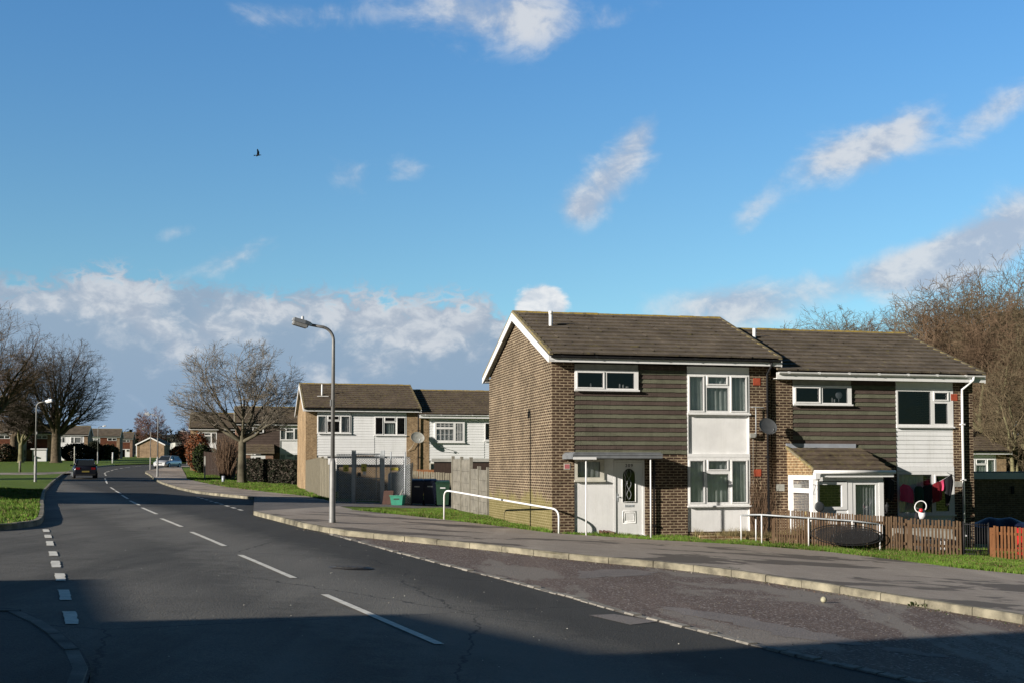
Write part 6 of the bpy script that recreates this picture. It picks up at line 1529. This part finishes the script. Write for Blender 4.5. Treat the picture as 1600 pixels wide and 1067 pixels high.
# hills and woods on the horizon
mb = MB(); rnd = random.Random(9); N = 90
def ridge(x): return 15 + 5 * math.sin(x * .006 + 1) + 3 * math.sin(x * .017) + 1.5 * math.sin(x * .05)
mb.grid(lambda u, v: (-620 + 1200 * u, 640 + 260 * v, 6 + (ridge(-620 + 1200 * u) + 4) * math.sin(PI * min(1, v * 1.0) * .5) if v > 0 else 2), 90, 8)
tag(mb.build('hills', 'farwood'), kind='structure')
mb = MB(); rnd = random.Random(12)
for k in range(420):
    x = rnd.uniform(-290, -60); y = rnd.uniform(430, 620); s_ = rnd.uniform(3, 5.5); z0 = 8 + (y - 430) * .01; hh = rnd.uniform(4, 8)
    for q in range(60):
        a = rnd.uniform(0, 2 * PI); e = rnd.uniform(0, PI); r = s_ * rnd.uniform(.6, 1); c = Vector((x + r * math.sin(e) * math.cos(a), y + r * math.sin(e) * math.sin(a), z0 + hh * .5 + hh * .5 * math.cos(e) * rnd.uniform(.8, 1)))
        w = rnd.uniform(.5, 1.2); n = mb.add([c + Vector((rnd.uniform(-w, w), rnd.uniform(-w, w), rnd.uniform(-w, w))) for _ in range(3)]); mb.face((n, n + 1, n + 2))
tag(mb.build('distant_wood', ['farwood']), 'low line of far woodland on the horizon beyond the road bend', kind='stuff')
# more roofs in the far distance
for i, (pxx, Y, top, lab, mat) in enumerate([(276, 330, 690, 'far dark house roof above the cream truck', 'brick_red'), (240, 360, 692, 'far pale house front just right of the bungalow roof', 'brick_tan')]):
    X = xat(pxx, Y); g = G(X, Y) - .5; hh = zat(top, Y) - g; Hq = House('far_house', lab, 'house', None, (X - 4, Y), g, R(8), 8)
    mb = MB(); e = hh * .72; mb.prism([(0, 0, -1), (0, 7, -1), (0, 7, e), (0, 3.5, hh - .05), (0, 0, e)], (8, 0, 0)); Hq.part('wall', mb, mat); mb = MB(); roof_slope(mb, -.2, 8.2, -.3, e, 3.5, hh, 8, False, 1); roof_slope(mb, -.2, 8.2, 7.3, e, 3.5, hh, 8, False, 2); Hq.part('roof', mb, 'roof')
    for x in (1, 4.8): make_window(Hq, x, x + 1.8, e * .55, e * .85, -.05, W2, None, False)

# ------------------------------------------------------------------ grass blades, weeds, litter
def blades(name, label, poly, n, h, mats, seed=1, w=.006, off=-.015, dens=None):
    rnd = random.Random(seed); mb = MB(); x0 = min(p[0] for p in poly); x1 = max(p[0] for p in poly); y0 = min(p[1] for p in poly); y1 = max(p[1] for p in poly); c = 0; tries = 0
    while c < n and tries < n * 6:
        tries += 1; x = rnd.uniform(x0, x1); y = rnd.uniform(y0, y1)
        if not inside((x, y), poly): continue
        c += 1; g = G(x, y) + off; k = rnd.randint(3, 5); m = 0 if rnd.random() < .85 else len(mats) - 1; sc_ = .6 + .8 * abs(math.sin(x * 1.7) * math.cos(y * 1.3))
        for q in range(k):
            a = rnd.uniform(0, 2 * PI); l = h * rnd.uniform(.5, 1.2) * sc_; dx, dy = math.cos(a), math.sin(a); bx_, by_ = x + rnd.uniform(-.04, .04), y + rnd.uniform(-.04, .04); ww = w * rnd.uniform(.8, 1.5)
            t = rnd.uniform(.1, .7); n0 = mb.add([(bx_ - dy * ww, by_ + dx * ww, g), (bx_ + dy * ww, by_ - dx * ww, g), (bx_ + dx * l * t, by_ + dy * l * t, g + l)]); mb.face((n0, n0 + 1, n0 + 2), m)
    return tag(mb.build(name, mats), label, kind='stuff')
lawnA = px([(560, 796), (640, 794), (706, 797)], 0) + [pC, (pC[0] + .4, pC[1] - .6), loc(OA, -.05, 0), (1.2, 33.25)] + px([(850, 830), (762, 818), (694, 810)], 0)
lawnA = px([(548, 796), (640, 794.5), (706, 796.5)], 0) + [loc(OA, -.04, 8.0), loc(OA, -.04, 0)] + px([(862, 832), (762, 819), (694, 811), (610, 801)], 0)
blades('grass', 'short lawn between the pavement and the brown gable', lawnA, 15000, .085, ['blade', 'bladey'], 1, .007)
stripB = [loc(OA, .6, -.0), loc(OA, 3.9, -.0), loc(OA, 6.9, -1.0), (FA[0], FA[1]), (FB[0], FB[1]), (FD[0], FD[1]), (FF[0], FF[1])] + px([(1600, 897), (1500, 887), (1400, 874), (1290, 861), (1157, 850), (1008, 842), (870, 832)], 0)
blades('grass', 'grass strip between the pavement and the picket fences', stripB, 19000, .08, ['blade', 'bladey'], 2, .007)
blades('grass', 'longer grass tufts along the foot of the fences', [(FA[0], FA[1] - .18), (FB[0], FB[1] - .2), (FF[0], FF[1] - .2), (FF[0], FF[1] + .1), (FB[0], FB[1] + .1), (FA[0], FA[1] + .1)], 1600, .17, ['blade', 'bladey'], 3, .007)
garden = [(FA[0] + .1, FA[1] + .15), (FF[0], FF[1] + .15), (FF[0] + 3, 44), loc(OB, 6.6, 0), loc(OB, 3, 0), loc(OB, 2.7, -1.5)]
blades('grass', 'garden grass behind the picket fences', garden, 12000, .10, ['blade', 'bladey'], 4, .008)
vl_ = [p for p in leftk if 24 < p[1] < 66][::1]; vl_ = [(p[0] - .16, p[1]) for p in vl_] + [(-34, 66), (-20, 30), (-15, 22.5), (-13, 21.2)]
blades('grass', 'grass on the left verge by the junction', vl_, 30000, .085, ['blade', 'bladey'], 5, .010)
lawnC = pts2[:0] + px([(520, 783), (480, 774.5), (346, 759), (293, 748)], 0) + [(-30, 112), (-22, 97), (-14, 84), (OC[0], OC[1] - .1)]
blades('grass', 'lawn between the second pavement and the dark hedge', lawnC, 22000, .10, ['blade', 'bladey'], 6, .018)
blades('dry_weeds', 'dry stalks in the flower bed below the lower window', [loc(OA, 4.0, -.05), loc(OA, 6.9, -.05), loc(OA, 6.9, -.85), loc(OA, 4.0, -.7)], 420, .26, ['bladey', 'blade', 'bladey'], 7, .007, .03)
blades('dry_weeds', 'straw-coloured grass clump at the end of the flower bed', [loc(OA, 6.2, -.3), loc(OA, 7.1, -.4), loc(OA, 7.1, -1.1), loc(OA, 6.2, -.9)], 320, .42, ['bladey', 'bladey'], 8, .007, .03)
def leaves(name, label, poly, n, seed, h=.03):
    rnd = random.Random(seed); mb = MB(); x0 = min(p[0] for p in poly); x1 = max(p[0] for p in poly); y0 = min(p[1] for p in poly); y1 = max(p[1] for p in poly); c = 0
    while c < n:
        x = rnd.uniform(x0, x1); y = rnd.uniform(y0, y1)
        if not inside((x, y), poly): continue
        c += 1; s_ = rnd.uniform(.02, .045); g = G(x, y) + h + rnd.uniform(0, .03); a = rnd.uniform(0, 6); m = rnd.randrange(3); ca, sa = math.cos(a) * s_, math.sin(a) * s_; t = rnd.uniform(-.6, .6) * s_
        n0 = mb.add([(x + ca, y + sa, g + t), (x - sa * .5, y + ca * .5, g + .01), (x - ca, y - sa, g - t * .3), (x + sa * .5, y - ca * .5, g + .006)]); mb.face((n0, n0 + 1, n0 + 2, n0 + 3), m)
    return tag(mb.build(name, ['stem', 'bladey', 'leaf_red']), label, kind='stuff')
leaves('fallen_leaves', 'dead brown leaves scattered on the lawn beside the gable', lawnA, 420, 1)
leaves('fallen_leaves', 'dead leaves on the grass strip before the fences', stripB, 650, 2)
leaves('fallen_leaves', 'dead leaves on the left verge', vl_, 900, 3)
leaves('fallen_leaves', 'dead leaves on the far right-hand lawn', lawnC, 500, 4)
def weed(px_, py_, n, h, seed, lab):
    c = at(px_, py_, RH); rnd = random.Random(seed); mb = MB()
    for k in range(n):
        a = rnd.uniform(0, 2 * PI); r = rnd.uniform(0, .06) + (rnd.uniform(-.0, .0)); x = rnd.uniform(-.22, .22); y = rnd.uniform(-.05, .05); l = h * rnd.uniform(.5, 1.1); w = rnd.uniform(.006, .02)
        d = Vector((math.cos(a), math.sin(a), 0)); s_ = Vector((-d.y, d.x, 0)); p = Vector((x, y, 0)); m = p + d * l * .4 + Vector((0, 0, l * .7)); e = p + d * l * .8 + Vector((0, 0, l * .8)); n0 = mb.add([p, m - s_ * w, e, m + s_ * w]); mb.face((n0, n0 + 1, n0 + 2, n0 + 3))
    o = mb.build('kerb_weed', 'leaf_green' if seed % 2 else 'blade', loc=(c[0], c[1], G(*c) + RH)); o.rotation_euler = (0, 0, -.9); tag(o, lab, 'weed')
weed(1135, 896, 160, .15, 1, 'green weed growing in the gutter of the parking bay, largest of the gutter weeds'); weed(1110, 893, 110, .12, 2, 'green weed just left of the largest gutter weed'); weed(1168, 900, 60, .10, 4, 'small weed just right of the largest gutter weed'); weed(1443, 949, 70, .10, 5, 'small weed at the kerb foot near the right edge')
# stones and leaf litter
def litter(name, label, poly, n, s0, s1, mats, h, seed):
    rnd = random.Random(seed); mb = MB(); x0 = min(p[0] for p in poly); x1 = max(p[0] for p in poly); y0 = min(p[1] for p in poly); y1 = max(p[1] for p in poly); c = 0
    while c < n:
        x = rnd.uniform(x0, x1); y = rnd.uniform(y0, y1)
        if not inside((x, y), poly): continue
        c += 1; s_ = rnd.uniform(s0, s1) * rnd.uniform(.4, 1); g = G(x, y) + h; m = rnd.randrange(len(mats)); a = rnd.uniform(0, 6)
        q = [(x + s_ * math.cos(a + k * 1.26) * rnd.uniform(.6, 1), y + s_ * math.sin(a + k * 1.26) * rnd.uniform(.6, 1)) for k in range(5)]
        n0 = mb.add([(u_, v_, g + .0) for u_, v_ in q] + [(x, y, g + s_ * .7)])
        for k in range(5): mb.face((n0 + k, n0 + (k + 1) % 5, n0 + 5), m)
    return tag(mb.build(name, mats), label, kind='stuff')
bay = edgeline[:-1] + [p for p in kerbR if 8 < p[1] < 26.6][::-1]
litter('grit', 'loose grit and small stones on the parking bay', bay, 1600, .006, .016, ['sett', 'kerb', 'iron'], RH + .006, 1)
gut = [(p[0], p[1]) for p in kerbR if 9 < p[1] < 33]; gut = gut + [(p[0] - .28, p[1] - .28) for p in gut][::-1]
litter('leaf_litter', 'dead leaves and grit gathered along the gutter', gut, 900, .01, .03, ['soil', 'stem', 'sett', 'leaf_green'], RH + .004, 2)
litter('grit', 'scattered pale grit on the carriageway', [(-8, 24), (-3, 10), (3, 10), (-3, 26)], 160, .006, .016, ['sett', 'cream'], RH + .002, 3)

# ------------------------------------------------------------------ sky, sun, camera
w = bpy.data.worlds.new('World'); scene.world = w; w.use_nodes = True; nt = w.node_tree; nt.nodes.clear()
out = nt.nodes.new('ShaderNodeOutputWorld'); bg = nt.nodes.new('ShaderNodeBackground'); bg.inputs[1].default_value = SKY; link(nt, bg.outputs[0], out.inputs[0])
sky = nt.nodes.new('ShaderNodeTexSky'); sky.sky_type = 'NISHITA'; sky.sun_disc = False; sky.sun_elevation = R(16.5); sky.sun_rotation = math.atan2(-.814, -.581)
sky.air_density = 1.0; sky.dust_density = .3; sky.ozone_density = 2.0; sky.altitude = 50
gen = nt.nodes.new('ShaderNodeTexCoord').outputs['Generated']
sx = nt.nodes.new('ShaderNodeSeparateXYZ'); link(nt, gen, sx.inputs[0])
def mth(op, a, b=None, c=None, clamp=False):
    n = nt.nodes.new('ShaderNodeMath'); n.operation = op; n.use_clamp = clamp
    for i, v in enumerate((a, b, c)):
        if v is None: continue
        if isinstance(v, (int, float)): n.inputs[i].default_value = v
        else: link(nt, v, n.inputs[i])
    return n.outputs[0]
az = mth('ARCTAN2', sx.outputs[0], sx.outputs[1]); el = mth('ARCSINE', sx.outputs[2])
def sp(px_, py_):
    a = math.atan((px_ - 800) / F); return a, math.atan((731 - py_) / F * math.cos(a))
cv = nt.nodes.new('ShaderNodeCombineXYZ'); link(nt, az, cv.inputs[0]); link(nt, mth('MULTIPLY', el, 1.5), cv.inputs[1])
n1 = noise(nt, 15, 9, .6, cv.outputs[0], .6).outputs[0]; n2 = noise(nt, 42, 7, .6, cv.outputs[0], .3).outputs[0]; n3 = noise(nt, 5, 5, .6, cv.outputs[0], .3).outputs[0]
def blob(px_, py_, wx, wy, rot, s_):
    a0, e0 = sp(px_, py_); wx /= F; wy /= F; c, s = math.cos(R(rot)), math.sin(R(rot))
    da = mth('SUBTRACT', az, a0); de = mth('SUBTRACT', el, e0)
    u = mth('DIVIDE', mth('ADD', mth('MULTIPLY', da, c), mth('MULTIPLY', de, s)), wx); v = mth('DIVIDE', mth('SUBTRACT', mth('MULTIPLY', de, c), mth('MULTIPLY', da, s)), wy)
    r2 = mth('ADD', mth('MULTIPLY', u, u), mth('MULTIPLY', v, v)); return mth('MULTIPLY', mth('EXPONENT', mth('MULTIPLY', r2, -1.0)), s_)
def total(L):
    t = None
    for b in L: q = blob(*b); t = q if t is None else mth('ADD', t, q)
    return t
S_ = mth('MULTIPLY', total([(740, 5, 130, 55, -3, 1.0), (840, 30, 60, 50, 0, .55), (440, 15, 120, 26, 5, .55), (1000, 210, 50, 30, 55, .8), (945, 282, 78, 38, 38, 1.1), (912, 325, 26, 34, 80, .7), (1330, 235, 100, 38, 18, 1.15), (1425, 200, 70, 30, 28, .6), (1570, 165, 75, 26, 30, .85),
            (1430, 418, 130, 30, 10, 1.35), (1545, 378, 120, 44, 33, 1.6), (1150, 478, 120, 40, 4, 1.35), (1175, 335, 52, 22, 50, .6), (545, 270, 42, 34, -30, .6), (635, 262, 42, 24, 0, .55), (360, 405, 85, 24, 25, .66), (270, 362, 55, 13, 18, .5), (500, 460, 60, 18, 10, .4),
            (980, 15, 70, 22, 10, .45)]), 1.3)
Wb = blob(846, 478, 44, 36, 0, 1.4)
smooth_n = nt.nodes.new('ShaderNodeMapRange'); smooth_n.interpolation_type = 'SMOOTHERSTEP'
dens = mth('ADD', S_, mth('MULTIPLY', mth('SUBTRACT', n1, .5), 2.2)); dens = mth('ADD', dens, mth('MULTIPLY', mth('SUBTRACT', n2, .5), .8))
def sstep(v, a, b, lo=0, hi=1):
    m = nt.nodes.new('ShaderNodeMapRange'); m.interpolation_type = 'SMOOTHSTEP'; link(nt, v, m.inputs[0]); m.inputs[1].default_value = a; m.inputs[2].default_value = b; m.inputs[3].default_value = lo; m.inputs[4].default_value = hi; return m.outputs[0]
d1 = mth('MULTIPLY', sstep(dens, .26, 1.7), .88)
d1 = mth('MULTIPLY', d1, sstep(S_, .04, .5))
# bank low on the left
a_l = sp(0, 0)[0]; rt_ = sstep(az, sp(745, 0)[0], sp(905, 0)[0], 0, 1)
tops = mth('ADD', sp(400, 440)[1], mth('MULTIPLY', mth('SUBTRACT', n3, .5), .06)); tops = mth('ADD', tops, mth('MULTIPLY', mth('ABSOLUTE', mth('SUBTRACT', n2, .5)), -.10))
tops = mth('ADD', tops, mth('ADD', blob(175, 440, 70, 400, 0, .012), blob(560, 450, 150, 400, 0, .002)))
tops = mth('SUBTRACT', tops, mth('MULTIPLY', rt_, .10))
depth = mth('SUBTRACT', tops, el); bank = sstep(depth, -.006, .014)
bright = total([(180, 465, 75, 55, -20, 1.0), (350, 505, 90, 36, 12, .95), (600, 492, 110, 34, 6, .95), (700, 500, 80, 40, 20, .9), (60, 470, 90, 34, 0, .55), (620, 555, 170, 50, 15, .75), (330, 560, 110, 34, 0, .4), (130, 545, 110, 34, 0, .35), (420, 640, 200, 20, 0, .25), (480, 480, 80, 26, 0, .5)])
bright = mth('ADD', bright, mth('MULTIPLY', mth('SUBTRACT', n1, .5), 2.6)); bright = mth('ADD', bright, mth('MULTIPLY', mth('SUBTRACT', n2, .5), 1.0)); bright = mth('ADD', bright, mth('MULTIPLY', sstep(depth, .004, .05, 1, 0), .45)); bright = mth('MULTIPLY', sstep(bright, .35, 1.3), .9)
dark_lo, dark_hi = (.135, .235, .40), (.30, .41, .54)
grad = sstep(el, sp(400, 690)[1], sp(400, 470)[1])
bcol = mix(nt, grad, (.27, .385, .53), dark_hi); bcol = mix(nt, sstep(n3, .35, .65), bcol, dark_lo) if False else bcol
bcol = mix(nt, mth('MULTIPLY', sstep(n1, .5, .68), .35), bcol, (.29, .41, .57))
bw = mix(nt, sstep(n2, .36, .62), (.40, .47, .57), (.64, .68, .73))
bcol = mix(nt, bright, bcol, bw)
scl = 1 / SKY / 2 ** EXPO
def sc3(col_socket):
    return mix(nt, 1, col_socket, (scl, scl, scl), 'MULTIPLY') if False else vecscale(col_socket)
def vecscale(c, k=None):
    v = nt.nodes.new('ShaderNodeVectorMath'); v.operation = 'SCALE'; link(nt, c, v.inputs[0]); v.inputs[3].default_value = k or scl; return v.outputs[0]
tint = nt.nodes.new('ShaderNodeVectorMath'); tint.operation = 'MULTIPLY'; link(nt, sky.outputs[0], tint.inputs[0]); tv = mix(nt, sstep(sx.outputs[2], .13, .42), (.63, .90, 1.01), TINT); link(nt, tv, tint.inputs[1])
ccol = mix(nt, sstep(mth('ADD', n1, mth('MULTIPLY', mth('SUBTRACT', n2, .5), .8)), .36, .66), (.42, .49, .61), (.70, .72, .75))
base = mix(nt, d1, tint.outputs[0], vecscale(ccol))
wd = mth('MULTIPLY', sstep(mth('ADD', Wb, mth('MULTIPLY', mth('SUBTRACT', n2, .5), 1.0)), .45, .8), .95)
wc = mix(nt, sstep(n2, .35, .65), (.58, .64, .72), (.86, .87, .88))
base = mix(nt, wd, base, vecscale(wc))
front = sstep(sx.outputs[1], .0, .2)
base = mix(nt, mth('MULTIPLY', bank, front), base, vecscale(bcol))
dim = mth('MULTIPLY', sstep(sx.outputs[1], -.2, .3, .16, 1), sstep(sx.outputs[2], .38, .65, 1, .32))
v_ = nt.nodes.new('ShaderNodeVectorMath'); v_.operation = 'SCALE'; link(nt, base, v_.inputs[0]); link(nt, dim, v_.inputs[3]); base = v_.outputs[0]
link(nt, base, bg.inputs[0])

sd = bpy.data.lights.new('sun', 'SUN'); sd.energy = SUN; sd.angle = R(.53); sd.color = (1.0, .925, .83)
so = bpy.data.objects.new('sun', sd); C.objects.link(so)
el_ = R(16.5); v = Vector((-.814 * math.cos(el_), -.581 * math.cos(el_), math.sin(el_))); so.rotation_euler = v.to_track_quat('Z', 'Y').to_euler()
cam = bpy.data.cameras.new('camera'); co = bpy.data.objects.new('camera', cam); C.objects.link(co); scene.camera = co
cam.sensor_width = 36; cam.lens = F / 1600 * 36; cam.shift_y = (CY - 533.5) / 1600; cam.clip_end = 5000; cam.clip_start = .1
co.location = (0, 0, EYE); co.rotation_euler = (PI / 2 + PIT, 0, 0)
scene.view_settings.view_transform = 'Standard'; scene.view_settings.look = 'None'; scene.view_settings.exposure = EXPO; scene.view_settings.gamma = 1
scene.render.resolution_x = 1024; scene.render.resolution_y = 682
